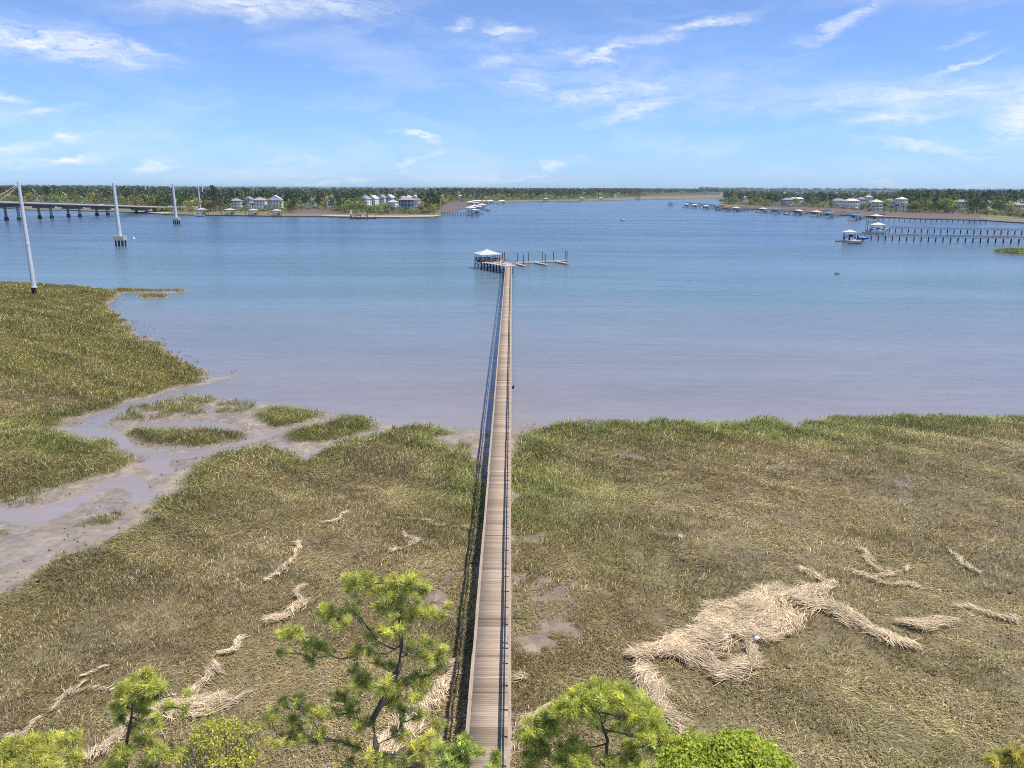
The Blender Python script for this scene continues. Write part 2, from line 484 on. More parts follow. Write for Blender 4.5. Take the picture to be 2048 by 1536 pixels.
def sdist(P, poly):
    """signed distance, positive inside"""
    n = len(poly); d2 = np.full(len(P), 1e18); ins = np.zeros(len(P), bool)
    for i in range(n):
        a, b = poly[i], poly[(i + 1) % n]; ab = b - a; ap = P - a
        t = np.clip((ap @ ab) / max(ab @ ab, 1e-9), 0, 1)
        d2 = np.minimum(d2, ((ap - t[:, None] * ab) ** 2).sum(1))
        c = (a[1] > P[:, 1]) != (b[1] > P[:, 1])
        with np.errstate(divide='ignore', invalid='ignore'):
            xx = a[0] + (P[:, 1] - a[1]) / (b[1] - a[1]) * ab[0]
        ins ^= c & (P[:, 0] < xx)
    return np.where(ins, 1, -1) * np.sqrt(d2)


def ldist(P, line):
    d2 = np.full(len(P), 1e18)
    for a, b in zip(line[:-1], line[1:]):
        ab = b - a; ap = P - a; t = np.clip((ap @ ab) / max(ab @ ab, 1e-9), 0, 1)
        d2 = np.minimum(d2, ((ap - t[:, None] * ab) ** 2).sum(1))
    return np.sqrt(d2)


class Noise2:
    """smooth value noise on numpy arrays"""
    def __init__(s, seed): s.t = np.random.default_rng(seed).random((256, 256))

    def __call__(s, x, y, oct=4):
        o = 0; a = 1; tot = 0
        for k in range(oct):
            xi = np.floor(x).astype(int); yi = np.floor(y).astype(int); fx = x - xi; fy = y - yi
            fx = fx * fx * (3 - 2 * fx); fy = fy * fy * (3 - 2 * fy)
            g = lambda i, j: s.t[(xi + i) % 256, (yi + j) % 256]
            o = o + a * ((g(0, 0) * (1 - fx) + g(1, 0) * fx) * (1 - fy) + (g(0, 1) * (1 - fx) + g(1, 1) * fx) * fy)
            tot += a; a *= .55; x = x * 2.03 + 17.3; y = y * 2.03 + 5.1
        return o / tot


n1, n2, n3, n4 = Noise2(1), Noise2(2), Noise2(3), Noise2(4)
gVEG = {k: gpoly(v) for k, v in VEG.items()}
gSP = {k: gpoly(v) for k, v in SPARSE.items()}
gMUD = gpoly(MUD, .05)
gBARE = [gpoly(b, .6) for b in BARE]
gCH = [(gpoly(c, 0), w) for c, w in CHAN]


def fields(x, y):
    """ground height, vegetation cover (0..1), distance in from the marsh edge"""
    P = np.stack([x, y], 1)
    rag = (n1(x * .35, y * .35, 4) - .5) * 4.5 + (n2(x * 1.3, y * 1.3, 3) - .5) * 1.6
    sv = np.full(len(x), -1e9)
    for k, g in gVEG.items():
        r = rag if k in ('left', 'left2', 'main', 'right') else rag * .4
        sv = np.maximum(sv, sdist(P, g) + r)
    ss = np.full(len(x), -1e9)
    for g in gSP.values(): ss = np.maximum(ss, sdist(P, g) + rag * .6)
    md = sdist(P, gMUD) + rag * .7
    z = np.clip(md * .10, -.9, .17) + (n3(x * .5, y * .5, 4) - .5) * .10
    z = np.where(md < 0, np.minimum(z, md * .06 + .02), z)
    z = np.maximum(z, np.where(ss > -1, np.clip((ss + 1) * .06, -.1, .14) + (n2(x, y, 3) - .5) * .06, -9))
    z = np.maximum(z, np.where(sv > -3, np.clip((sv + .8) * .13, -.6, .32) + np.clip((sv - 3) * .02, 0, .35) + (n3(x * .3, y * .3, 4) - .5) * .14, -9))
    for g, w in gCH: z -= .27 * np.exp(-((ldist(P, g) + (n1(x * .4 + 50, y * .4, 4) - .5) * 2.4) / (w * (.6 + .9 * n2(x * .15, y * .15, 2)))) ** 2)
    z = np.where(y < 27, z + np.clip((27 - y) * .09, 0, 1.4), z)
    cover = np.clip(sv * .6 + .25, 0, 1)
    cover = np.maximum(cover, np.where(ss > 0, .6 * (n4(x * .7, y * .7, 4) > .45), 0))
    for g in gBARE: cover = np.where(sdist(P, g) + (n2(x * .8, y * .8, 4) - .5) * 6 > 0, .5 * (n1(x * .9, y * .9, 4) > .5), cover)
    return z, cover, sv


def marsh_ground():
    xs = np.concatenate([np.arange(-190, -75, 1.2), np.arange(-75, 75, .42), np.arange(75, 180, 1.2)])
    ys = np.concatenate([np.arange(4, 110, .42), np.arange(110, 216, .9)])
    X, Y = np.meshgrid(xs, ys); x, y = X.ravel(), Y.ravel()
    z, c, sv = fields(x, y)
    nx, ny = len(xs), len(ys)
    keep = z > -.5
    i = (np.arange(ny - 1)[:, None] * nx + np.arange(nx - 1)[None]).ravel()
    F = np.stack([i, i + 1, i + 1 + nx, i + nx], 1)
    F = F[keep[F].any(1)]
    fc = c[F].mean(1)
    fx, fy = x[F].mean(1), y[F].mean(1)
    mud = np.array([.265, .218, .168]); litter = np.array([.185, .148, .078])
    inner = np.clip((sv[F].mean(1) - 1) / 3, 0, 1)[:, None]
    mud = mud * (1 - inner) + np.array([.20, .155, .118]) * inner
    w = np.clip(fc * 1.3, 0, 1)[:, None]
    col = (mud * (1 - w) + litter * w) * (.62 + .72 * n2(fx * .7, fy * .7, 5))[:, None] * (.8 + .4 * n4(fx * 2.1, fy * 2.1, 2))[:, None]
    used = np.unique(F); remap = np.full(len(x), -1); remap[used] = np.arange(len(used))
    me = np_mesh('marsh_mud', np.stack([x, y, z], 1)[used], remap[F], M['mud'], col, smooth=True)
    return tag(link('marsh_mud', me), kind='structure')


def mud_material():
    m = mat('wet_mud', (1, 1, 1), .55, .22, 1.6, bump=.9, attr='col')
    nt = m.node_tree; N, L = nt.nodes, nt.links; b = N['Principled BSDF']
    tc = N.new('ShaderNodeTexCoord'); b.inputs['Specular IOR Level'].default_value = .32; no = N.new('ShaderNodeTexNoise'); no.inputs['Scale'].default_value = .35; no.inputs['Detail'].default_value = 5
    L.new(tc.outputs['Object'], no.inputs['Vector'])
    mr = N.new('ShaderNodeMapRange'); L.new(no.outputs['Fac'], mr.inputs[0])
    mr.inputs[1].default_value = .42; mr.inputs[2].default_value = .6; mr.inputs[3].default_value = .22; mr.inputs[4].default_value = .75
    L.new(mr.outputs[0], b.inputs['Roughness'])
    for n in N:
        if n.type == 'BUMP': n.inputs['Distance'].default_value = .12
    return m


M['mud'] = mud_material()
ground = marsh_ground()


def far_islet():
    xs, ys = np.arange(186, 262, .9), np.arange(300, 372, .9)
    X, Y = np.meshgrid(xs, ys); x, y = X.ravel(), Y.ravel(); z, c, sv = fields(x, y); nx, ny = len(xs), len(ys)
    i = (np.arange(ny - 1)[:, None] * nx + np.arange(nx - 1)[None]).ravel(); F = np.stack([i, i + 1, i + 1 + nx, i + nx], 1)
    F = F[(z > -.5)[F].any(1)]; used = np.unique(F); rm = np.full(len(x), -1); rm[used] = np.arange(len(used))
    tag(link('marsh_mud', np_mesh('marsh_mud', np.stack([x, y, z], 1)[used], rm[F], M['mud'], np.full((len(F), 3), .16) * np.array([1, .85, .6]), smooth=True)), kind='structure')


far_islet()

# ------------------------------------------------------------------ marsh grass, matted and wind-laid
M['grass'] = mat('marsh_grass_blades', (1, 1, 1), .6, .12, .6, attr='col', spec=.3, translucent=.25)


def in_view(x, y, m=6):
    c, s_ = math.cos(PITCH), math.sin(PITCH)
    zc = y * c + CAMZ * s_
    px = x / zc * FPX
    yy = (CAMZ * c - y * s_) / zc * FPX
    return (np.abs(px) < 1024 + m * 12) & (yy < 768 + m * 14) & (zc > 1)


def blades(px, py, pz, length, width, lean, ang, col):
    """one folded diamond per blade"""
    n = len(px)
    dx, dy = np.cos(ang) * np.sin(lean), np.sin(ang) * np.sin(lean); dz = np.cos(lean)
    wx, wy = -np.sin(ang) * width / 2, np.cos(ang) * width / 2
    V = np.zeros((n, 4, 3), np.float32)
    V[:, 0] = np.stack([px, py, pz], 1)
    mx, my, mz = px + dx * length * .5, py + dy * length * .5, pz + dz * length * .62
    V[:, 1] = np.stack([mx + wx, my + wy, mz], 1); V[:, 3] = np.stack([mx - wx, my - wy, mz], 1)
    V[:, 2] = np.stack([px + dx * length * 1.05, py + dy * length * 1.05, pz + dz * length * .8], 1)
    return V.reshape(-1, 3), np.arange(n * 4).reshape(n, 4), col


def make_grass():
    Vs, Fs, Cs = [], [], []; off = 0
    #        y0  y1  x0   x1   blades/m2  length width
    zones = [(27, 45, -40, 42, 265, .50, .032), (45, 64, -62, 62, 190, .55, .039), (64, 92, -90, 120, 130, .62, .050),
             (92, 130, -110, -20, 85, .52, .065), (130, 205, -165, -40, 56, .52, .09), (300, 345, 190, 262, 22, 1.0, .2)]
    for y0, y1, x0, x1, dens, ln, wd in zones:
        n = int((y1 - y0) * (x1 - x0) * dens)
        for part in range(max(1, n // 400000)):
            k = n // max(1, n // 400000)
            x = rng.uniform(x0, x1, k); y = rng.uniform(y0, y1, k)
            ok = in_view(x, y); x, y = x[ok], y[ok]
            z, cov, sv = fields(x, y)
            clump = n1(x * 1.1, y * 1.1, 3)
            thin = np.clip((n4(x * .12, y * .12, 4) - .27) * 4.5, .6, 1)
            dn = np.clip(cov, 0, 1) * np.clip(.5 + (clump - .4) * 2.2, .25, 1) * thin
            dn = np.where(sv > 0, np.maximum(dn, .9 * (sv < 9) * cov), dn)
            ok = (rng.random(len(x)) < dn) & (z > -.12)
            x, y, z, sv = x[ok], y[ok], z[ok], sv[ok]
            m = len(x)
            # green at the water's edge, straw and olive further in
            patch = n2(x * .10 + 3, y * .10, 4)
            edge = np.exp(-np.clip(sv, 0, 99) / np.where(x > 0, 6.5, 4.5) if y0 < 92 else 9) * np.clip((y - 48) / 14, .25, 1)
            g = np.clip(edge * 1.2 + (patch - .5) * 1.3 + rng.normal(0, .2, m) - (.08 if y0 < 92 else .05), 0, 1)
            tall = .75 + .6 * g
            flow = -.62 + (n3(x * .035, y * .035, 2) - .5) * 2.6 + (n1(x * .5, y * .5, 2) - .5) * 2.2
            mat_ = np.clip((n2(x * .22 + 9, y * .22, 3) - .3) * 2.4, .2, 1) * (1 - .55 * edge)
            fu, fv = x * .815 - y * .58, x * .58 + y * .815
            streak = n4(fu * .10 + 40, fv * .55, 4); mat_ = np.clip(mat_ + (streak - .5) * 1.2, .15, 1)
            ang = flow + rng.normal(0, 1, m) * (1.5 - 1.0 * mat_)
            lean = np.clip(.45 + .85 * mat_ + rng.normal(0, .22, m), .05, 1.42)
            dry = np.array([.63, .51, .29]); grn = np.array([.305, .33, .088]); olv = np.array([.39, .33, .14]); red = np.array([.28, .205, .095])
            t = rng.random(m)[:, None]; pt = np.clip((n4(x * .16, y * .16, 4) - .42) * 5, 0, 1)[:, None]
            base = np.where(t < .42, dry, olv); base = base * (1 - .6 * pt) + red * .6 * pt * (1.2)
            if y0 >= 92 and y0 < 190: grn = np.array([.37, .335, .11]); base = base * np.array([1.18, 1.06, .88])
            c = base * (1 - g[:, None]) + grn * g[:, None]
            c = c * np.exp(rng.normal(0, .34, m)).clip(.35, 1.9)[:, None] * (.42 + .95 * streak)[:, None]
            pale = rng.random(m) < .04; c[pale] = np.array([.78, .64, .44])
            V, F, C = blades(x, y, z - .02, ln * tall * rng.uniform(.55, 1.35, m), wd * rng.uniform(.7, 1.4, m), lean, ang, c)
            Vs.append(V); Fs.append(F + off); Cs.append(C); off += len(V)
    me = np_mesh('marsh_grass', np.concatenate(Vs), np.concatenate(Fs), M['grass'], np.concatenate(Cs))
    o = tag(link('marsh_grass', me), 'green and straw coloured marsh grass matted over the mud banks', 'marsh grass', kind='stuff')
    print('GRASS BLADES', len(me.polygons))


make_grass()


# ------------------------------------------------------------------ oyster clumps and mud crumbs along the water's edge
def oysters():
    m = MB(); V = []
    spots = []
    for _ in range(30000):
        x = random.uniform(-110, 60); y = random.uniform(45, 190)
        spots.append((x, y))
    x, y = np.array(spots).T
    z, c, sv = fields(x, y)
    P = np.stack([x, y], 1); edge = sdist(P, gVEG['left'])
    ok = ((edge > -5) & (edge < .5) & (n2(x * .2, y * .2, 3) > .47) & (z > -.55)) | ((z > -.02) & (z < .4) & (c < .25) & (n1(x * .25, y * .25, 3) > .50))
    for a, b, h in zip(x[ok], y[ok], np.maximum(z[ok], -.05)):
        s = random.uniform(.04, .15) * (1.5 if b > 100 else 1)
        k = len(m.v); r = random.random() * 6
        pts = [(a + s * math.cos(r + i * 1.256) * random.uniform(.6, 1.3), b + s * math.sin(r + i * 1.256) * random.uniform(.6, 1.3), h - .03) for i in range(5)]
        m.add(pts + [(a, b, h + s * random.uniform(.6, 1.3))], [(i, (i + 1) % 5, 5) for i in range(5)])
    o = m.build('oyster_clumps', mat('oyster_shell', (.12, .10, .085), .9, .5, 3))
    tag(o, 'dark oyster clumps scattered along the muddy water edge', 'oyster clumps', kind='stuff')


oysters()

# ------------------------------------------------------------------ mats of dead reed washed over the marsh
M['straw'] = mat('dead_reed_straw', (1, 1, 1), .75, .12, 1, attr='col', spec=.25, translucent=.1)


def d_x(pts, i): return (pts[i + 1] - pts[i])[0] or 1


def wrack(label, spines, depth=.25, dens=1.0, length=1.1):
    Vs, Fs, Cs = [], [], []; off = 0
    for sp in spines:
        pts = [np.array(pix(x, y, .75)) for x, y, w in sp]
        # half width given in pixels along the view: turn it into metres on the ground
        ws = []
        for (x, y, w), p in zip(sp, pts):
            q = pix(x + w, y, .75); ws.append(abs(q.x - p[0]) * (1.3 if len(spines) > 2 else 1.0))
        seg = [np.linalg.norm(b - a) for a, b in zip(pts[:-1], pts[1:])]
        for i, s in enumerate(seg):
            a, b = pts[i], pts[i + 1]; wa, wb = ws[i], ws[i + 1]
            n = int(s * (wa + wb) * (225 if len(spines) > 2 else 175) * dens) + 12
            t = rng.random(n); u = rng.normal(0, .5, n).clip(-.95, 1.05); up_ = rng.random(n) < .3; u = np.where(up_, np.abs(rng.normal(0, .95, n)) * np.sign(d_x(pts, i)) , u)
            w = (wa * (1 - t) + wb * t); fr = np.where(up_ & (np.abs(u) > .8), 1, 0)
            d = (b - a) / s; ta = math.atan2(d[1], d[0])
            pa = math.atan2(*(pts[i] - pts[i - 1])[[1, 0]]) if i > 0 else ta
            na = math.atan2(*(pts[i + 2] - pts[i + 1])[[1, 0]]) if i + 2 < len(pts) else ta
            df = lambda q: (q - ta + math.pi) % (2 * math.pi) - math.pi
            ang = ta + np.where(t < .5, (.5 - t) * df(pa), (t - .5) * df(na)) * .9
            px = a[0] + d[0] * s * t - d[1] * u * w; py = a[1] + d[1] * s * t + d[0] * u * w
            wob = .35 + 1.35 * n2(px * .6 + 31, py * .6, 4); px, py = a[0] + d[0] * s * t - d[1] * u * w * wob, a[1] + d[1] * s * t + d[0] * u * w * wob
            px, py = px + (n1(px * .7, py * .7, 3) - .5) * 1.5, py + (n2(px * .7, py * .7, 3) - .5) * 1.5
            ang = ang + rng.normal(0, .28, n) + (n3(px * .55, py * .55, 3) - .5) * 3.4 + np.where(rng.random(n) < .16, rng.normal(0, .9, n), 0)
            ang = np.where(fr > 0, -.55 + rng.normal(0, .3, n), ang)
            gap = (n4(px * 1.1 + 7, py * 1.1, 4) - .5) * 1.6 + (1 - np.abs(u) * .8) * .75 + rng.normal(0, .16, n) > (.2 if len(spines) > 2 else .3)
            px, py, ang, u, w, t = px[gap], py[gap], ang[gap], u[gap], w[gap], t[gap]; n = len(px)
            z, c, sv = fields(px, py)
            hp = depth * np.sqrt(np.clip(1.15 - u * u, .05, 1)) * (.15 + 1.4 * n4(px * .8, py * .8, 3))
            hz = z + .17 + hp * rng.random(n) ** .45
            L = length * rng.uniform(.5, 1.5, n) * (.5 + .5 * np.clip(w / .6, 0, 1)); wd = rng.uniform(.010, .024, n)
            cx, sx = np.cos(ang), np.sin(ang); tilt = rng.normal(0, .07, n)
            V = np.zeros((n, 4, 3), np.float32)
            V[:, 0] = np.stack([px - cx * L / 2, py - sx * L / 2, hz - tilt * L], 1)
            V[:, 2] = np.stack([px + cx * L / 2, py + sx * L / 2, hz + tilt * L], 1)
            bow = rng.normal(0, .06, n) * L
            V[:, 1] = np.stack([px - sx * (wd + bow), py + cx * (wd + bow), hz + .03], 1); V[:, 3] = np.stack([px - sx * (bow - wd), py + cx * (bow - wd), hz + .03], 1)
            Vs.append(V.reshape(-1, 3)); Fs.append(np.arange(n * 4).reshape(n, 4) + off); off += n * 4
            cc = np.array([.77, .61, .395]) * rng.uniform(.5, 1.25, n)[:, None] * (.62 + .7 * n2(px * .9, py * .9, 3))[:, None]
            gr = rng.random(n) < .13; cc[gr] *= np.array([.6, .62, .66])
            Cs.append(cc)
    V = np.concatenate(Vs); c0 = V.mean(0); c0[2] = V[:, 2].min()
    me = np_mesh('reed_wrack', V - c0, np.concatenate(Fs), M['straw'], np.concatenate(Cs))
    o = link('reed_wrack', me, loc=c0)
    tag(o, label, 'reed mat', 'mats of dead reed washed onto the marsh')


WR = [
 ('largest bleached reed mat, sprawling like a long dragon across the right marsh', [
    [(1252, 1308, 6), (1300, 1300, 20), (1380, 1285, 34), (1440, 1262, 40), (1500, 1228, 42), (1560, 1212, 36), (1620, 1196, 24), (1668, 1170, 8)],
    [(1340, 1300, 14), (1400, 1325, 26), (1455, 1345, 16), (1490, 1325, 16), (1503, 1290, 14)],
    [(1470, 1255, 26), (1530, 1268, 20), (1575, 1248, 22), (1592, 1225, 14)], [(1400, 1245, 5), (1440, 1225, 14), (1500, 1205, 20), (1560, 1182, 12)],
    [(1610, 1215, 20), (1690, 1232, 22), (1760, 1268, 22), (1828, 1302, 6)]], .3, 1.0),
 ('hanging tail of pale reed running down beside the domed pine on the right marsh', [[(1290, 1322, 14), (1275, 1352, 26), (1298, 1392, 30), (1340, 1445, 22), (1372, 1478, 8)]], .22, .9),
 ('short fat reed mat with a rounded end, right of the long sprawling mat', [[(1785, 1238, 5), (1820, 1250, 14), (1870, 1247, 20), (1906, 1240, 10)]], .25, 1),
 ('reed strip cut by the right edge of the picture on the marsh', [[(1912, 1212, 8), (1935, 1216, 6), (1985, 1228, 6), (2050, 1242, 13)]], .16, .8),
 ('wispy reed strand with a curled end above the rounded reed mat', [[(1708, 1150, 12), (1740, 1158, 6), (1780, 1172, 8), (1832, 1178, 8)], [(1740, 1158, 4), (1790, 1150, 4), (1820, 1142, 6)]], .12, .8),
 ('small tuft of loose reed just above the upper tip of the long sprawling mat', [[(1600, 1145, 10), (1640, 1160, 12), (1668, 1168, 5)]], .12, .6),
 ('thin hooked strand of reed high in the right marsh', [[(1718, 1092, 6), (1732, 1112, 5), (1752, 1136, 8), (1790, 1146, 4)]], .1, .8),
 ('small forked wisp of reed near the right edge above the strip', [[(1912, 1105, 4), (1922, 1130, 5), (1950, 1143, 6)]], .1, .8),
 ('tiny upright flick of reed alone in the middle of the right marsh', [[(1366, 1080, 4), (1374, 1072, 4)]], .1, .8),
 ('comma shaped reed mat between the dry creek and the tall pine', [[(534, 1238, 8), (566, 1230, 20), (592, 1205, 15), (598, 1182, 7), (622, 1167, 3)]], .25, 1),
 ('slender bent reed strand above the comma shaped mat', [[(540, 1155, 4), (566, 1140, 8), (580, 1110, 7), (604, 1080, 4)]], .12, .8),
 ('rounded little reed patch left of the tall pine on bare grass', [[(432, 1300, 6), (458, 1300, 13), (484, 1275, 8)]], .2, 1),
 ('broad reed mat running under the small pines at the lower left', [[(165, 1522, 12), (245, 1465, 22), (320, 1425, 28), (400, 1412, 34), (470, 1402, 26), (495, 1385, 10)], [(385, 1405, 14), (410, 1360, 16), (425, 1325, 6)]], .3, .9),
 ('small reed streak at the left edge of the picture, low down', [[(-5, 1470, 8), (40, 1455, 6), (68, 1430, 3)]], .12, .8),
 ('small crescent reed patch above the crown of the tall pine', [[(782, 1100, 5), (808, 1094, 9), (825, 1078, 7), (815, 1060, 3)]], .14, 1),
 ('bright reed flick with a pointed tip between the creek and boardwalk', [[(648, 1042, 4), (668, 1036, 8), (692, 1022, 3)]], .12, 1),
 ('long faint reed line meeting the boardwalk on its left side', [[(790, 1030, 3), (850, 1036, 3), (900, 1050, 4), (945, 1052, 3)]], .08, .6),
 ('reed pile under the tall pine against the left of the boardwalk', [[(745, 1500, 30), (820, 1440, 34), (880, 1370, 16), (915, 1320, 6)]], .28, .75),
 ('reed heap against the right of the boardwalk near the domed pine', [[(1018, 1360, 8), (1040, 1352, 14), (1065, 1352, 5)], [(1025, 1500, 12), (1040, 1440, 22), (1080, 1415, 18), (1110, 1400, 6)]], .22, .7),
 ('branching thin reed strands left of the lower left pine', [[(95, 1415, 2), (150, 1380, 4), (180, 1362, 3)], [(150, 1385, 2), (190, 1372, 3), (235, 1372, 2)], [(170, 1354, 2), (205, 1338, 3)]], .08, .8),
]
for lb, sp, dp, dn in WR: wrack(lb, sp, dp, dn)
tag(MB().box((0, 0, .04), (.28, .16, .1), .4).add([(-.1, -.08, .09), (.1, -.08, .09), (.0, .05, .16)], [(0, 1, 2)]).build('litter', M['white_paint'], loc=pix(1514, 1277, 1.25)),
    'white scrap of litter lying on the largest reed mat', 'litter')


# ------------------------------------------------------------------ long boardwalk
DECKZ = 2.3
bwA, bwB = pix(976.5, 1500, DECKZ), pix(1017.3, 533, DECKZ)
bw_dir = (bwB - bwA).normalized()
BRZ = math.atan2(-bw_dir.x, bw_dir.y)
bw0 = bwA - bw_dir * 16
BWL = (bwB - bw0).length
BW = 1.72


def boardwalk():
    t = thing('boardwalk', 'long straight wooden boardwalk with handrails running over marsh and water', 'boardwalk', (bw0.x, bw0.y, 0), BRZ)
    # planks: one mesh, each plank its own board
    n = int(BWL / .148)
    V, F, C = [], [], []
    run = 0; tone = 1
    for i in range(n):
        if run <= 0: run = random.choice((1, 1, 2, 3, 4, 6)); tone = random.uniform(.74, 1.2)
        run -= 1
        y = i * .148; dz = random.uniform(-.004, .004); x0, x1 = -BW / 2 + random.uniform(-.035, .01), BW / 2 + random.uniform(-.01, .035)
        b = len(V); z1 = DECKZ + dz
        V += [(x0, y, z1 - .04), (x1, y, z1 - .04), (x1, y + .138, z1 - .04), (x0, y + .138, z1 - .04), (x0, y, z1), (x1, y, z1), (x1, y + .138, z1), (x0, y + .138, z1)]
        F += [(b + 4, b + 5, b + 6, b + 7), (b, b + 1, b + 5, b + 4), (b + 1, b + 2, b + 6, b + 5), (b + 2, b + 3, b + 7, b + 6), (b + 3, b, b + 4, b + 7), (b + 3, b + 2, b + 1, b)]
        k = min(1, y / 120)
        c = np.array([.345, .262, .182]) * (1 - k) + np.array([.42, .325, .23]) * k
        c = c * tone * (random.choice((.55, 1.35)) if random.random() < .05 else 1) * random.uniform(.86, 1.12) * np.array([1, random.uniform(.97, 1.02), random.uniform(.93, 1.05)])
        C += [c] * 6
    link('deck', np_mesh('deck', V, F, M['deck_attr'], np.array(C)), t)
    m = MB()
    for x in (-BW / 2 + .1, 0, BW / 2 - .1): m.box((x, BWL / 2, DECKZ - .17), (.07, BWL, .24))
    m.build('stringer', M['rail_wood'], t)
    HX = BW / 2 + .03
    for s in (-1, 1):
        m = MB()
        k = 0.0
        while k < BWL - .5:                       # cap boards butt end to end
            L = min(3.6, BWL - k)
            m.box((s * HX + random.uniform(-.02, .02), k + L / 2, DECKZ + .97 + random.uniform(-.012, .012)), (.15, L - .012, .038))
            m.box((s * (HX - .035), k + L / 2, DECKZ + .50), (.04, L - .012, .12))
            m.box((s * (HX - .035), k + L / 2, DECKZ + .885), (.04, L - .012, .12))
            k += 3.6
        m.build('handrail', M['rail_wood'], t)
    # posts: pile and rail post in one timber
    step = 1.8
    pm = MB().box((0, 0, DECKZ / 2 + .3), (.10, .10, DECKZ + 1.28)).mesh('post', M['rail_wood'])
    pl = MB().tube([(0, 0, -1), (0, 0, DECKZ - .2)], .13, 8).mesh('pile', M['pile'])
    far = MB(); i = 0; y = .6
    while y < BWL:
        for s in (-1, 1):
            if y < 16 + 50 * step: link('post', pm, t, (s * (HX + .0), y, 0))
            else: far.box((s * HX, y, DECKZ + .42), (.10, .10, 1.05))
            y2 = y
        y += step
    tag(far.build('post', M['rail_wood'], t), kind='stuff')
    far = MB(); y = .6; k = 0
    cross = MB()
    while y < BWL:
        for s in (-1, 1): far.tube([(s * (BW / 2 - .16), y, -1.0), (s * (BW / 2 - .16), y, DECKZ - .3)], .12, 7)
        cross.box((0, y, DECKZ - .4), (BW + .1, .09, .2))
        y += 3.6
    tag(far.build('pile', M['pile'], t), kind='stuff')
    cross.build('cross_beam', M['pile'], t)
    return t


boardwalk()


def bw(x, y, z=0.0):
    """point in boardwalk coordinates: x to the right of it, y beyond its far end"""
    c, s = math.cos(BRZ), math.sin(BRZ)
    yy = BWL + y
    return Vector((bw0.x + x * c - yy * s, bw0.y + x * s + yy * c, z))


# small ladder bracket and pale post cap on the right of the boardwalk
p = pix(1024, 772, 1.9)
o = MB().box((0, 0, 0), (.5, .35, .22)).box((.2, 0, .18), (.16, .2, .2)).box((-.1, .05, .16), (.2, .16, .12)).build('cleat_box', M['black_plastic'], loc=(p.x, p.y, 1.7))
tag(o, 'small dark box fixed outside the right handrail halfway along the boardwalk', 'box')
p = pix(1017, 1277, 2.9)
o = MB().tube([(0, 0, -.35), (0, 0, .1)], .07, 8).tube([(0, 0, .1), (0, 0, .2)], [.11, .05], 8).build('post_lamp', M['white_paint'], loc=(p.x + .03, p.y, 2.85))
tag(o, 'small white post light outside the right handrail near the bare mud', 'post light')

# ------------------------------------------------------------------ pavilion at the end
PAZ = 2.4
RF = [pix(939.8, 506.0, 4.75), pix(960, 509.6, 4.75), pix(1001.5, 508.2, 4.75)]      # left, front and right eaves corners


def pavilion():
    l, f, r = RF
    e1 = (r - f); w = 7.4; ang = math.atan2(e1.y, e1.x)
    ang = 0.36
    c, s = math.cos(ang), math.sin(ang)
    loc = Vector((f.x + (c - s) * w / 2 - 0.05, f.y + (s + c) * w / 2, 0))
    t = thing('pavilion', 'square wooden pavilion with pale hip roof on dark braced piles', 'pavilion', loc, ang)
    h = w / 2
    ez, az = 4.75, 6.1
    m = MB().add([(-h, -h, ez), (h, -h, ez), (h, h, ez), (-h, h, ez), (0, 0, az), (-h, -h, ez - .14), (h, -h, ez - .14), (h, h, ez - .14), (-h, h, ez - .14)],
                 [(0, 1, 4), (1, 2, 4), (2, 3, 4), (3, 0, 4), (5, 6, 1, 0), (6, 7, 2, 1), (7, 8, 3, 2), (8, 5, 0, 3), (8, 7, 6, 5)])
    rf = m.build('roof', M['roof_pale'], t)
    m = MB()
    for a, b in ((-1, -1), (1, -1), (1, 1), (-1, 1)): m.bar((a * h, b * h, ez + .03), (0, 0, az + .03), .14, .05)
    m.build('ridge_cap', M['white_paint'], rf)
    MB().tube([(0, 0, az), (0, 0, az + .25), (0, 0, az + .5)], [.12, .06, .02], 8).build('finial', M['white_paint'], rf)
    d = h - .55
    pm = MB().box((0, 0, (PAZ + ez) / 2 - .05), (.16, .16, ez - PAZ)).mesh('post', M['dark_wood'])
    for i in range(4):
        k = -d + i * 2 * d / 3
        for x, y in ((k, -d), (k, d)): link('post', pm, t, (x, y, 0))
        if 0 < i < 3:
            for x in (-d, d): link('post', pm, t, (x, k, 0))
    MB().box((0, 0, PAZ - .09), (2 * d + .3, 2 * d + .3, .1)).build('deck', M['dark_wood'], t)
    for (x0, y0, x1, y1) in ((-d, -d, d, -d), (-d, d, d, d), (-d, -d, -d, d), (d, -.6, d, d)):
        m = MB()
        for z in (.3, .62, .98): m.bar((x0, y0, PAZ + z), (x1, y1, PAZ + z), .06, .12)
        m.build('railing', M['dark_wood'], t)
    plm = MB().tube([(0, 0, -1), (0, 0, PAZ - .14)], .16, 8).mesh('pile', M['dark_pile'])
    for i in range(4):
        for j in range(3):
            link('pile', plm, t, (-d + i * 2 * d / 3, -d + j * d, 0))
    for i in range(3):
        x0 = -d + i * 2 * d / 3; x1 = x0 + 2 * d / 3
        for y in (-d - .18,):
            MB().bar((x0, y, .3), (x1, y, PAZ - .3), .06, .16).bar((x1, y - .07, .3), (x0, y - .07, PAZ - .3), .06, .16).build('cross_brace', M['dark_pile'], t)
    for j in range(2):
        y0 = -d + j * d; y1 = y0 + d
        MB().bar((-d - .18, y0, .3), (-d - .18, y1, PAZ - .3), .06, .16).bar((-d - .25, y1, .3), (-d - .25, y0, PAZ - .3), .06, .16).build('cross_brace', M['dark_pile'], t)
    for k in range(3):
        MB().box((-1.4 + k * 1.5, d - .45, PAZ + .42), (1.3, .42, .06)).box((-1.4 + k * 1.5, d - .22, PAZ + .7), (1.3, .06, .4)).box((-1.4 + k * 1.5, d - .45, PAZ + .18), (1.0, .3, .36)).build('bench', M['dock_wood'], t)
    return t, loc, ang, d


pav, ploc, pang, pd = pavilion()


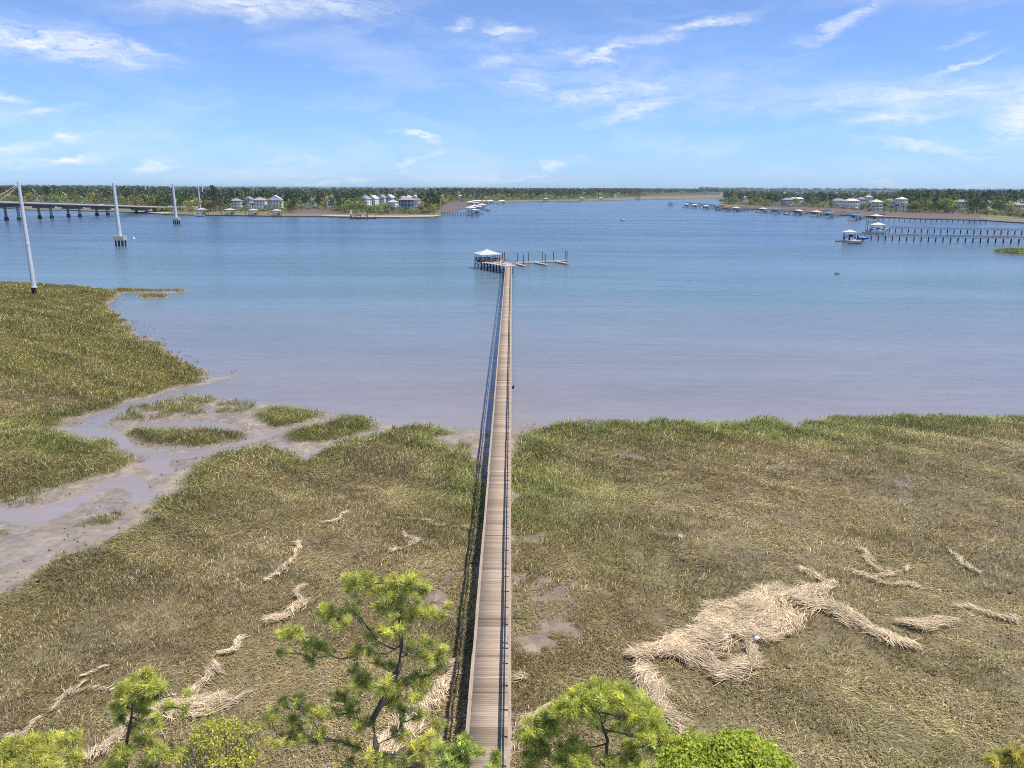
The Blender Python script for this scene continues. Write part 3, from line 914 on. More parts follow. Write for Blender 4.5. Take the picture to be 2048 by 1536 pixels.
def pav_pt(x, y, z=0):
    c, s = math.cos(pang), math.sin(pang); return Vector((ploc.x + x * c - y * s, ploc.y + x * s + y * c, z))


def landing():
    """wide angled landing between the boardwalk's end and the pavilion"""
    a, b = bw(-BW / 2, -.1), bw(BW / 2, -.1)
    c = pav_pt(pd - .2, pd + .1); dd = pav_pt(-pd - .15, -pd - .22); e = pav_pt(pd + .1, pd)
    # front edge runs from the boardwalk's left corner to the pavilion's front left corner
    poly = [a, b, bw(2.6, 3.0), pav_pt(pd + 2.0, pd - 1.5), pav_pt(pd + .2, pd - 1.0), pav_pt(pd + .2, -pd - .2), pav_pt(-pd - .1, -pd - .2), ]
    t = thing('landing', 'tan plank landing with railing joining the boardwalk to the pavilion', 'landing', (a.x, a.y, 0))
    P = [(p.x - a.x, p.y - a.y) for p in poly]
    MB().prism(P, PAZ - .12, PAZ - .012).build('deck', M['float_wood'], t)
    q0, q1 = Vector((*P[0], 0)), Vector((*P[-1], 0)); u = (q1 - q0)
    m = MB()
    for z in (.45, .95): m.bar(q0 + Vector((0, 0, PAZ + z)), q1 + Vector((0, 0, PAZ + z)), .06, .13)
    m.build('railing', M['float_wood'], t)
    m = MB()
    for z in (.45, .95):
        m.bar((*P[1], PAZ + z), (*P[2], PAZ + z), .06, .13); m.bar((*P[2], PAZ + z), (*P[3], PAZ + z), .06, .13)
    m.build('railing', M['dock_wood'], t)
    pm = MB().box((0, 0, PAZ + .45), (.1, .1, 1.1)).mesh('post', M['float_wood'])
    pl = MB().tube([(0, 0, -1), (0, 0, PAZ - .13)], .15, 8).mesh('pile', M['dark_pile'])
    nrm = Vector((u.y, -u.x, 0)).normalized()
    if nrm.y > 0: nrm = -nrm
    K = 8
    for i in range(K + 1):
        q = q0 + u * (i / K); link('post', pm, t, q)
        if i < K + 1: link('pile', pl, t, q - nrm * .2)
        if i % 2 == 0:
            link('pile', pl, t, q - nrm * 2.6)
        if i < K:
            r = q0 + u * ((i + 1) / K); o = nrm * .02
            MB().bar(q + o + Vector((0, 0, .25)), r + o + Vector((0, 0, PAZ - .3)), .06, .14).bar(r + nrm * .09 + Vector((0, 0, .25)), q + nrm * .09 + Vector((0, 0, PAZ - .3)), .06, .14).build('cross_brace', M['dark_pile'], t)
    # bench boxes and bins standing on the landing in warm new timber
    for x, y, w in ((pd + 1.1, pd - 2.6, 1.1), (pd - 1.2, -pd - .0, 0)):
        pass
    return t


landing()
for i, (x, y) in enumerate(((996, 519.5), (1006, 522.5))):
    p = pix(x, y, PAZ + .3)
    t = thing('bench', ('orange brown timber bench at the pavilion corner of the landing', 'orange brown timber bench on the landing beside the gangway')[i], 'bench', (p.x, p.y, PAZ - .01), .5 + i)
    MB().box((0, 0, .45), (1.8, .5, .07)).build('seat', mat('new_timber', (.42, .24, .11), .7, .2, 3), t)
    MB().box((0, .23, .75), (1.8, .06, .45)).build('backrest', M['rail_wood'], t)
    lg = MB().box((0, 0, .205), (.08, .44, .41)).mesh('leg', M['rail_wood'])
    for s in (-1, 1): link('leg', lg, t, (s * .8, 0, 0))


# ------------------------------------------------------------------ floating dock with three fingers
def floating_dock():
    fz = .5
    A, B = pix(1016, 525.8, fz), pix(1135, 519.6, fz)
    t = thing('floating_dock', 'low floating dock with three finger floats beside the pavilion', 'floating dock', (A.x, A.y, 0))
    d = (B - A); L = d.length; u = d.normalized(); nn = Vector((-u.y, u.x, 0)); a = math.atan2(u.y, u.x)
    for k in range(4):
        c = u * (L * (k + .5) / 4)
        MB().box((c.x, c.y, .30), (L / 4 - .12, 1.6, .34), a).build('float', M['float_wood'], t)
    for (x0, y0, x1, y1) in ((1031, 526.4, 1049, 530.4), (1072, 524.4, 1092.5, 528.2), (1113.5, 522.4, 1135, 526.2)):
        p, q = pix(x0, y0, fz), pix(x1, y1, fz); c = (p + q) / 2 - A; l = (q - p).length + .8
        MB().box((c.x, c.y, .275), (l, 1.3, .34), math.atan2(q.y - p.y, q.x - p.x)).build('finger_float', M['float_wood'], t)
    p, q = pix(1011, 524, PAZ), pix(1022, 526, .6)
    p.z = PAZ
    g = MB().bar(p - A, q - A, 1.2, .1)
    for s in (-.6, .6):
        o = Vector((0, s, 0)); g.bar(p - A + o + Vector((0, 0, 1)), q - A + o + Vector((0, 0, 1)), .06, .1)
    g.build('gangway', M['rail_wood'], t)
    # guide piles: base and top seen on the photograph
    Z = lambda x, y: (900 + x / 7.314, 460 + y / 7.314)
    for (x, yb, yt) in ((770, 440, 332), (797, 450, 320), (990, 466, 332), (1075, 490, 356), (1151, 462, 320), (1350, 452, 320), (1393, 476, 346), (1513, 442, 310), (1685, 434, 302), (1711, 462, 306)):
        P = pix(*Z(x, yb), fz)
        T = pixd(*Z(x, yt), P.y)
        h = T.z
        o = link('guide_pile', MB().tube([(0, 0, -1.5), (0, 0, h - .08), (0, 0, h)], [.14, .14, .08], 9).mesh('guide_pile', M['pile']), t, P - A)
        o.location.z = 0
    return t


floating_dock()


# ------------------------------------------------------------------ power poles
def pole(label, base, top, wbase, wtop, foot):
    px, py, pz = base
    P = pix(px, py, pz); T = pixd(top[0], top[1], P.y); h = T.z
    t = thing('power_pole', label, 'power pole', (P.x, P.y, 0), group='tall pale power poles crossing the river')
    sc = P.y / FPX * 1.0
    dp = P.y * math.cos(PITCH) + CAMZ * math.sin(PITCH)
    k = dp / FPX / 2 * math.cos(math.atan2(P.x, P.y))
    zb = pz if foot == 'none' else (pz + 1.6 if foot == 'stub' else 2.6)
    if foot == 'cap': zb = 4.3
    MB().tube([(0, 0, zb), (0, 0, h)], [wbase * k, wtop * k], 14).build('shaft', M['steel'], t)
    for q in (.42, .8):
        zz = zb + (h - zb) * q; rr = (wbase + (wtop - wbase) * q) * k * 1.09
        MB().tube([(0, 0, zz - .35), (0, 0, zz + .35)], rr, 14).build('slip_joint', M['steel'], t)
    if foot == 'stub':
        MB().tube([(0, 0, zb - .05), (0, 0, zb + .12)], wbase * k * 1.45, 14).build('flange', M['steel'], t)
        for a, b in ((-.3, -.2), (.3, -.2), (0, .35)):
            MB().tube([(a, b, -.5), (a, b, zb)], .26, 8).build('foundation_pile', mat('rusty_pile', (.05, .03, .022), .85, .5, 3), t)
    if foot == 'cap':
        MB().box((0, 0, 3.4), (4.4, 4.0, 1.8), .05).build('pile_cap', M['concrete'], t)
        pm = MB().tube([(0, 0, -2), (0, 0, 2.48)], .36, 10).mesh('foundation_pile', M['dark_pile'])
        for a in (-1.5, 0, 1.5):
            for b in (-1.2, 1.2): link('foundation_pile', pm, t, (a, b, 0))
    return P, h


PO = [pole('tall pale power pole rising from the left marsh on a rusty stub', (70, 588, .8), (38, 364), 10.5, 6.5, 'stub'),
      pole('power pole on a concrete cap in open water, nearer the left marsh', (242, 492, 0), (227, 366.5), 9, 5.5, 'cap'),
      pole('power pole on a smaller concrete cap beside the bridge end', (353.5, 448, 0), (347, 368), 6.5, 4, 'cap'),
      pole('thin far power pole among trees behind the bridge', (294, 404, 1), (290, 369), 3, 2, 'none'),
      pole('left one of two pale power poles at the shore boathouses', (401, 421, 1), (396, 370), 3.2, 2.2, 'none'),
      pole('right one of two pale power poles at the shore boathouses', (408, 415, 1), (404, 370), 3.2, 2.2, 'none')]
for i, (x, y) in enumerate(((0, 380), (0, 400))):
    P, h = PO[0]
    a = Vector((P.x, P.y, h - .4 - i * .3)); b = pixd(x - 60, y + 30 + i * 4, P.y - 20)
    pts = []
    for k in range(13):
        q = a.lerp(b, k / 12); q.z -= 1.0 * math.sin(math.pi * k / 12) * .6; pts.append(q - a)
    o = MB().tube(pts, .03, 5).build('power_line', M['roof_tan'], loc=a)
    tag(o, ('upper slack power line leaving the marsh pole towards the picture edge', 'lower slack power line leaving the marsh pole towards the picture edge')[i], 'power line', 'power lines')


# ------------------------------------------------------------------ bridge
def bridge():
    # piers as pairs of columns, waterline pixel of the near column of each pair
    near = [(-45, 444), (42, 440), (110, 437), (172, 434), (230, 431), (277, 425.5)]
    farc = [(-75, 443), (18, 440.5), (87.5, 436.5), (149.5, 433.5), (206, 430.5), (257, 427)]
    top = [(-140, 401.5), (0, 403), (100, 406.5), (200, 409), (260, 410.5), (330, 411.5)]
    nb = [pix(x, y, 0) for x, y in near]; fb = [pix(x, y, 0) for x, y in farc]
    cx = [(a + b) / 2 for a, b in zip(nb, fb)]
    # straight axis fitted through the pier centres
    A = np.array([[c.x, c.y] for c in cx]); mu = A.mean(0); u = np.linalg.svd(A - mu)[2][0]
    if u[1] < 0: u = -u
    ang = math.atan2(u[1], u[0])
    org = Vector((*mu, 0))
    t = thing('bridge', 'long low concrete road bridge on paired columns reaching the left shore', 'bridge', org, ang)
    s = [float((a - mu) @ u) for a in A]
    s0, s1 = s[0] - 220, s[-1] + 75
    # deck height at each end so that it meets the shore
    def dz(x): 
        k = (x - s[1]) / (s[-1] - s[1]); return 12.3 - 6.6 * max(-.3, min(1.25, k))
    W = 19.5
    m = MB(); ks = np.linspace(s0, s1, 40)
    for a, b in zip(ks[:-1], ks[1:]):
        za, zb = dz(a), dz(b)
        vs = [(x, y, z + o) for (x, z) in ((a, za), (b, zb)) for y, o in ((-W / 2, 0), (W / 2, 0), (W / 2, -.6), (W / 2 - .9, -.7), (W / 2 - .9, -1.7), (-W / 2 + .9, -1.7), (-W / 2 + .9, -.7), (-W / 2, -.6))]
        m.add(vs, [(i, (i + 1) % 8, 8 + (i + 1) % 8, 8 + i) for i in range(8)])
    m.build('deck', M['asphalt'], t)
    m2 = MB()
    for a, b in zip(ks[:-1], ks[1:]): 
        m2.bar((a, 2.6, dz(a) + .012), (b, 2.6, dz(b) + .012), W - 7.0, .02)
    m2.build('road_surface', M['concrete_road'], t)
    for y in (-W / 2 + .15, W / 2 - .15):
        m = MB()
        for a, b in zip(ks[:-1], ks[1:]): m.bar((a, y, dz(a) + .28), (b, y, dz(b) + .28), .3, 1.35)
        m.build('parapet', M['concrete_road'], t)
    pc = None
    for k in range(-2, len(s)):
        x = s[k] if k >= 0 else s[0] + k * (s[1] - s[0])
        top_ = dz(x) - 1.7
        y0 = 9.9
        MB().prism([(-1, -y0), (1, -y0), (1, y0), (-1, y0)], top_ - 1.5, top_ - .004).build('pier_cap', M['concrete'], t, (x, 0, 0))
        for yy in (-5.2, 5.2):
            c = MB().tube([(0, 0, -1), (0, 0, top_ - 1.5)], .95, 12).build('pier_column', M['concrete'], t, (x, yy, 0))
            MB().tube([(0, 0, -1), (0, 0, 2.1)], 1.5, 12).build('footing', M['dark_pile'], c)
    MB().box((s1 - 12, 0, 1.5), (60, W - .6, 5.2)).build('abutment', M['concrete'], t)
    return org, ang, dz, s


BORG, BANG, BDZ, BS = bridge()


def car(s, y, m_, label, kind='car'):
    c, sn = math.cos(BANG), math.sin(BANG)
    P = Vector((BORG.x + s * c - y * sn, BORG.y + s * sn + y * c, BDZ(s) + .04))
    t = thing(kind, label, kind, P, BANG, 'vehicles on the bridge')
    L, H = (5.4, 1.15) if kind == 'van' else (4.5, .85)
    b = MB().prism([(-L / 2, -.9), (L / 2 - .2, -.9), (L / 2, -.6), (L / 2, .6), (L / 2 - .2, .9), (-L / 2, .9)], .35, .35 + H).build('body', m_, t)
    z0 = .35 + H
    MB().add([(-L * .42, -.8, z0), (L * .22, -.8, z0), (L * .22, .8, z0), (-L * .42, .8, z0), (-L * .32, -.68, z0 + .62), (L * .08, -.68, z0 + .62), (L * .08, .68, z0 + .62), (-L * .32, .68, z0 + .62)],
             [(0, 1, 5, 4), (1, 2, 6, 5), (2, 3, 7, 6), (3, 0, 4, 7), (4, 5, 6, 7)]).build('cabin', M['car_dark'], t)
    w = MB().tube([(0, -.12, 0), (0, .12, 0)], .34, 10).mesh('wheel', M['black_plastic'])
    for a in (-L * .3, L * .3):
        for e in (-.82, .82): link('wheel', w, t, (a, e, .34))


for k, (px, y, mm, lb, kd) in enumerate(((72, 2, 'car_white', 'white car on the bridge, leftmost, just past the marsh pole', 'car'), (102, -2, 'car_dark', 'dark car on the bridge following the leftmost white car', 'car'),
                                          (203, 2, 'car_white', 'white van on the bridge near the middle concrete-capped pole', 'van'), (266, 2, 'car_dark', 'dark car on the bridge close to the shore end', 'car'))):
    # find the place along the bridge that shows at this column
    best = min(np.linspace(BS[0] - 80, BS[-1] + 40, 400), key=lambda s: abs(((BORG.x + s * math.cos(BANG)) / ((BORG.y + s * math.sin(BANG)) * math.cos(PITCH) + 16 * math.sin(PITCH)) * FPX + 1024) - px))
    car(best, y, M[mm], lb, kd)


# ------------------------------------------------------------------ far land
LAND_L = [(-900, 413), (0, 416), (60, 421), (130, 421), (220, 424), (300, 427), (330, 430), (400, 431), (550, 433.5), (640, 434), (720, 436), (800, 436.5), (860, 436), (884, 432.5), (886, 429.5), (876, 427),
          (905, 424), (940, 415), (965, 408.5), (1000, 407), (1040, 404.5), (1100, 403), (1200, 402), (1250, 400.6), (1300, 399.6), (1370, 398.6), (1450, 397.2), (1472, 393), (1476, 388), (1480, 385), (1440, 383.8),
          (1300, 379), (1024, 377), (500, 374.6), (-900, 367)]
LAND_R = [(1436, 411.5), (1450, 415), (1500, 418), (1560, 421.5), (1620, 425), (1655, 429), (1700, 432), (1760, 435), (1830, 438.5), (1900, 440), (1960, 441.5), (2048, 447), (2200, 458), (3200, 520), (3200, 396),
          (2400, 391), (2048, 389), (1800, 389.5), (1640, 391), (1520, 394), (1465, 401), (1440, 408)]
LAND_F = [(1400, 382.2), (1480, 383), (1700, 384.5), (2048, 386.2), (3200, 392), (3200, 389), (2048, 382.4), (1400, 378.9)]
M['shore'] = mat('shore_marsh', (.22, .175, .095), .9, .2, .03, col2=(.115, .115, .05), detail=9)
M['brown_marsh'] = mat('brown_marsh', (.15, .105, .085), .9, .2, .06, col2=(.10, .072, .062), detail=8)
M['sand'] = mat('sand', (.42, .35, .25), .9, .12, .1)
M['soil'] = mat('wood_floor', (.075, .075, .035), .95, .3, .03, detail=8)


def flat_land(name, outline, m, z, skirt=True, pre=None):
    P = [pix(x, y, 0) for x, y in outline]
    tris = tessellate_polygon([[Vector((p.x, p.y, 0)) for p in P]])
    V = [(p.x, p.y, z) for p in P]; F = [tuple(t) for t in tris]
    if skirt:
        n = len(P); c = sum(P, Vector()) / n
        V += [(p.x, p.y, -1.5) for p in P]
        F += [(i, (i + 1) % n, n + (i + 1) % n, n + i) for i in range(n)]
    me = bpy.data.meshes.new(name); me.from_pydata(V, [], F); me.materials.append(m)
    bm = bmesh.new(); bm.from_mesh(me); bmesh.ops.recalc_face_normals(bm, faces=bm.faces)
    bm.to_mesh(me); bm.free()
    for p in me.polygons:
        if abs(p.normal.z) > .9 and p.normal.z < 0: p.flip()
    return tag(link(name, me), kind='structure')


flat_land('shore_marsh', LAND_L, M['shore'], .8)
flat_land('shore_marsh', LAND_R, M['shore'], .8)
flat_land('far_shore', LAND_F, M['soil'], .8)
flat_land('brown_marsh', [(872, 427), (905, 423.6), (938, 414.6), (948, 409.5), (930, 404.5), (905, 405), (890, 411), (872, 420)], M['brown_marsh'], .83, False)
flat_land('brown_marsh', [(560, 429), (640, 428.5), (690, 430), (860, 430.5), (860, 424), (690, 423), (640, 416), (580, 422)], M['brown_marsh'], .83, False)
flat_land('brown_marsh', [(1462, 413.5), (1560, 419.5), (1700, 429), (1800, 434.5), (1880, 437), (1960, 437), (1960, 430), (1850, 424), (1650, 415), (1500, 411.5)], M['brown_marsh'], .83, False)
flat_land('sand', [(640, 433.2), (720, 435.2), (800, 435.7), (872, 434.6), (882, 432), (860, 432.2), (800, 433.2), (720, 433), (660, 431.4)], M['sand'], .85, False)
flat_land('sand', [(290, 426.6), (330, 428.8), (345, 427), (300, 423.4), (270, 424.5)], M['sand'], .85, False)
# wooded ground a little higher
FRL = [(-900, 404), (0, 408), (120, 408.5), (230, 412), (300, 420), (330, 424), (400, 423.5), (480, 424), (560, 424), (630, 419), (690, 425), (780, 428), (868, 427), (884, 414), (900, 406), (960, 403), (1000, 402),
       (1050, 400.6), (1130, 399.8), (1250, 395.5), (1300, 392.6), (1440, 390.2)]
FRR = [(1442, 408.5), (1500, 411), (1560, 414), (1650, 416), (1750, 423), (1850, 426), (1940, 427), (2048, 436), (2300, 448)]
flat_land('wood_floor', FRL + [(1440, 384.5), (1300, 379.5), (1024, 377.5), (500, 375), (-900, 367.5)], M['soil'], 1.1)
flat_land('wood_floor', FRR + [(2300, 391), (2048, 389.7), (1800, 390), (1640, 391.6), (1520, 395), (1465, 402)], M['soil'], 1.1)
frl = lambda x: float(np.interp(x, [a for a, b in FRL], [b for a, b in FRL]))
frr = lambda x: float(np.interp(x, [a for a, b in FRR], [b for a, b in FRR]))


# ------------------------------------------------------------------ houses
HOUSES = []       # (px, py, half width px, left or right)


def house(label, px, py, wpx, hm, roof='gable', wall='white_paint', rm='roof_shingle', rz=0.0, storeys=2, porch=True, dpt=9.0, stilts=0.0):
    P = pix(px, py, 1.1)
    zc = P.y * math.cos(PITCH) + CAMZ * math.sin(PITCH)
    w = wpx * zc / FPX
    t = thing('house', label, 'house', (P.x, P.y, 1.1), rz, 'waterfront houses')
    HOUSES.append((px, py, wpx / 2))
    h = hm; d = dpt
    MB().box((0, 0, stilts + h / 2), (w, d, h)).build('wall', M[wall], t)
    z = stilts + h; o = .5
    if roof == 'gable':        # ridge runs towards the water, the gable faces it
        rh = w * .33
        rf = MB().add([(-w / 2 - o, -d / 2 - o, z - .2), (0, -d / 2 - o, z + rh), (w / 2 + o, -d / 2 - o, z - .2), (-w / 2 - o, d / 2 + o, z - .2), (0, d / 2 + o, z + rh), (w / 2 + o, d / 2 + o, z - .2)],
                      [(0, 1, 4, 3), (1, 2, 5, 4)])
        b = len(rf.v); rf.add([(v[0], v[1], v[2] + .18) for v in rf.v], [(0, 3, 4, 1), (1, 4, 5, 2)])
        rf.f += [(0, 1, 7, 6), (1, 2, 8, 7), (3, 9, 10, 4), (4, 10, 11, 5), (0, 6, 9, 3), (2, 5, 11, 8)]
        rf.build('roof', M[rm], t)
        MB().add([(-w / 2, -d / 2, z), (w / 2, -d / 2, z), (0, -d / 2, z + rh * .93), (-w / 2, d / 2, z), (w / 2, d / 2, z), (0, d / 2, z + rh * .93)], [(0, 1, 2), (5, 4, 3)]).build('gable', M[wall], t)
    else:
        rh = min(w, d) * .3; e = max(.2, (w - d) / 2)
        rf = MB().add([(-w / 2 - o, -d / 2 - o, z), (w / 2 + o, -d / 2 - o, z), (w / 2 + o, d / 2 + o, z), (-w / 2 - o, d / 2 + o, z), (-e, 0, z + rh), (e, 0, z + rh),
                       (-w / 2 - o, -d / 2 - o, z - .2), (w / 2 + o, -d / 2 - o, z - .2), (w / 2 + o, d / 2 + o, z - .2), (-w / 2 - o, d / 2 + o, z - .2)],
                      [(0, 1, 5, 4), (1, 2, 5), (2, 3, 4, 5), (3, 0, 4), (6, 7, 1, 0), (7, 8, 2, 1), (8, 9, 3, 2), (9, 6, 0, 3), (9, 8, 7, 6)])
        rf.build('roof', M[rm], t)
    if stilts:
        pm = MB().box((0, 0, stilts / 2), (.4, .4, stilts)).mesh('pillar', M[wall])
        for a in (-1, 0, 1):
            for b in (-1, 1): link('pillar', pm, t, (a * (w / 2 - .4), b * (d / 2 - .4), 0))
    n = max(2, int(w / 3))
    fh = h / storeys
    wm = MB().box((0, 0, 0), (1.15, .08, 1.75)).mesh('window', M['glass'])
    for s_ in range(storeys):
        for k in range(n):
            x = (k + .5 - n / 2) * w / n
            link('window', wm, t, (x, -d / 2 - .045, stilts + s_ * fh + fh * .55))
    wm2 = MB().box((0, 0, 0), (.08, 1.1, 1.6)).mesh('window', M['glass'])
    for s_ in range(storeys):
        for y in (-d / 4, d / 4): link('window', wm2, t, ((1 if px < 1024 else -1) * (w / 2 + .045), y, stilts + s_ * fh + fh * .55))
    if porch:
        for s_ in range(1, storeys + 1):
            zz = stilts + (s_ - 1) * fh + .15
            MB().box((0, -d / 2 - 1.15, zz), (w * .8, 2.2, .2)).build('porch', M['white_paint'], t)
            r = MB()
            r.box((0, -d / 2 - 2.2, zz + 1.05), (w * .8, .07, .09))
            for k in range(9): r.box(((k / 8 - .5) * w * .79, -d / 2 - 2.2, zz + .55), (.07, .07, .9))
            r.build('railing', M['white_paint'], t)
        cm = MB().box((0, 0, 0), (.25, .25, h - .3)).mesh('column', M['white_paint'])
        for k in range(4): link('column', cm, t, ((k / 3 - .5) * w * .76, -d / 2 - 2.05, stilts + h / 2))
        MB().box((0, -d / 2 - 1.2, stilts + h - .1), (w * .84, 2.5, .16)).build('porch_roof', M[rm], t)


house('pale house with double balcony, leftmost above the left boathouses', 474, 418.5, 20, 9.0, 'hip', 'cream_paint', 'roof_shingle', .1, 3)
house('tall white gabled house, second from left above the boathouses', 499, 417, 15, 10, 'gable', 'white_paint', 'roof_shingle', -.1, 3)
house('white two storey house with blue shaded porches above the boathouses', 521, 419.5, 24, 10, 'hip', 'white_paint', 'roof_shingle_tan', .05, 3)
house('broad white gabled house half hidden by a bright green tree', 552, 417, 27, 9.5, 'gable', 'white_paint', 'roof_pale', .05, 2)
house('narrow cream house standing between trees above the brown marsh', 601, 411, 9, 8.5, 'gable', 'cream_paint', 'roof_shingle_tan', .2, 2, False)
house('small white house among trees, between the narrow cream house and the grey roofed one', 625, 411, 11, 6.5, 'gable', 'white_paint', 'roof_shingle', -.2, 2, False)
house('grey roofed house deep in trees left of the barge landing', 662, 413, 16, 8, 'gable', 'grey_siding', 'roof_shingle', .3, 2, False)
house('white gabled house at the left end of the dense cluster', 731, 413, 20, 9, 'gable', 'white_paint', 'roof_shingle', -.5, 3)
house('pale gabled house second in the dense cluster', 747, 410, 19, 8.5, 'gable', 'white_paint', 'roof_pale', -.5, 3)
house('white house with grey roof in the middle of the dense cluster', 764, 406, 19, 7.5, 'gable', 'white_paint', 'roof_shingle', -.4, 2)
house('white gabled house right of the middle of the dense cluster', 780, 406, 18, 8, 'gable', 'grey_siding', 'roof_pale', -.5, 2)
house('low white roofed house in front of the dense cluster', 786, 414, 17, 6, 'hip', 'white_paint', 'roof_pale', -.3, 2)
house('tan roofed white house behind the blue house', 806, 410, 17, 8, 'gable', 'white_paint', 'roof_shingle_tan', -.4, 2)
house('white house at the right end of the dense cluster', 818, 404, 13, 8, 'hip', 'white_paint', 'roof_pale', -.2, 2)
house('pale distant house right of the dense cluster', 829, 402.5, 12, 7, 'gable', 'white_paint', 'roof_pale', -.2, 2, False)
house('dark blue grey house with white bay near the point', 815, 422, 28, 11.5, 'hip', 'blue_siding', 'roof_shingle_tan', -.1, 3)
house('white bay fronted house joined on the right of the blue one', 834, 420, 12, 11, 'hip', 'white_paint', 'roof_shingle', -.1, 3)
house('cream house in the trees above the marina docks', 886, 401, 10, 7, 'gable', 'cream_paint', 'roof_pale', .2, 2, False)
house('white roofed low house in the trees above the marina docks', 920, 396.5, 10, 5, 'hip', 'white_paint', 'white_paint', 0, 1, False)
house('white cottage at the wood edge far up the left bank', 1231, 395.5, 7, 7, 'gable', 'white_paint', 'roof_pale', 0, 2, False)
house('pale green roofed house at the tip of the right point', 1490, 404, 12, 7, 'gable', 'cream_paint', 'roof_tan', .2, 2, False)
house('grey roofed house next to a long tan roof on the right shore', 1573, 410, 20, 8, 'hip', 'grey_siding', 'roof_shingle', .15, 2)
house('long tan roofed house on the right shore point', 1592, 406.5, 28, 7.5, 'hip', 'white_paint', 'roof_tan', .15, 2, False)
house('white house with grey roof left of a bright white roof on the right shore', 1676, 414.5, 26, 9, 'hip', 'white_paint', 'roof_shingle', .2, 2)
house('bright white roofed house with wide porch on the right shore', 1701, 416, 28, 9.5, 'hip', 'white_paint', 'roof_tan', .25, 2)
house('grey roofed house behind the bright white roofed one', 1721, 411, 18, 9.5, 'hip', 'grey_siding', 'roof_shingle', .2, 2, False)
house('white house half hidden by palms, right shore middle', 1750, 421, 22, 10, 'hip', 'white_paint', 'roof_pale', .25, 3)
house('white gabled house behind palms on the right shore', 1779, 419.5, 15, 10, 'gable', 'white_paint', 'roof_shingle_tan', .25, 3)
house('tall white and blue house right of the palms', 1800, 420, 17, 13, 'hip', 'white_paint', 'roof_tan', .3, 3)
house('small white roof showing above trees on the right shore', 1736, 398.5, 12, 6, 'hip', 'white_paint', 'roof_tan', 0, 2, False)
house('grey roofed house tucked between big trees on the right shore', 1921, 418.5, 27, 9.5, 'hip', 'grey_siding', 'roof_shingle', .3, 2)
house('pale house with grey roof left of the long one by the right edge', 1975, 421, 20, 9.5, 'hip', 'white_paint', 'roof_shingle', .3, 2, False)
house('long cream house with lavender grey roof near the right edge', 2026, 427, 38, 9.0, 'hip', 'cream_paint', 'roof_shingle', .35, 2)
house('grey roofed house peeking behind the long cream one at the right edge', 2040, 417, 26, 9, 'hip', 'white_paint', 'roof_shingle', .3, 2, False)
house('tan gabled house in trees just behind the bridge', 78, 402, 10, 6, 'gable', 'grey_siding', 'roof_shingle_tan', .2, 1, False)
house('tiny cream house in trees behind the bridge, right of the gabled one', 185, 402, 7, 6, 'gable', 'cream_paint', 'roof_pale', .2, 1, False)


# ------------------------------------------------------------------ piers, boathouses, boats
def pier(label, a, b, width=1.5, z=2.3, step=4.0, double=False, group='private piers'):
    """a and b are world points"""
    d = Vector((b.x - a.x, b.y - a.y, 0)); L = d.length; ang = math.atan2(d.y, d.x)
    t = thing('pier', label, 'pier', (a.x, a.y, 0), ang, group)
    MB().box((L / 2, 0, z - .1), (L, width, .16)).build('walkway', M['dock_wood'], t)
    for s in (-1, 1):
        m = MB().box((L / 2, s * width / 2, z + .95), (L, .09, .1)).box((L / 2, s * width / 2, z + .48), (L, .05, .09))
        k = 0
        while k < L: m.box((k, s * width / 2, z + .45), (.1, .1, .95)); k += step / 2
        m.build('railing', M['dock_wood'], t)
    pm = MB().tube([(0, 0, -1), (0, 0, z - .18)], .17, 7).mesh('pile', M['dark_pile'])
    n = int(L / step); cnt = 0
    for k in range(n + 1):
        for s in (-1, 1):
            if cnt < 100: link('pile', pm, t, (k * step + .01, s * (width / 2 - .1), 0)); cnt += 1
    m = MB()
    for k in range(n + 1): m.box((k * step + .01, 0, z - .29), (.12, width + .3, .2))
    m.build('cross_beam', M['dark_wood'], t)
    return t


BH_MESH = {}


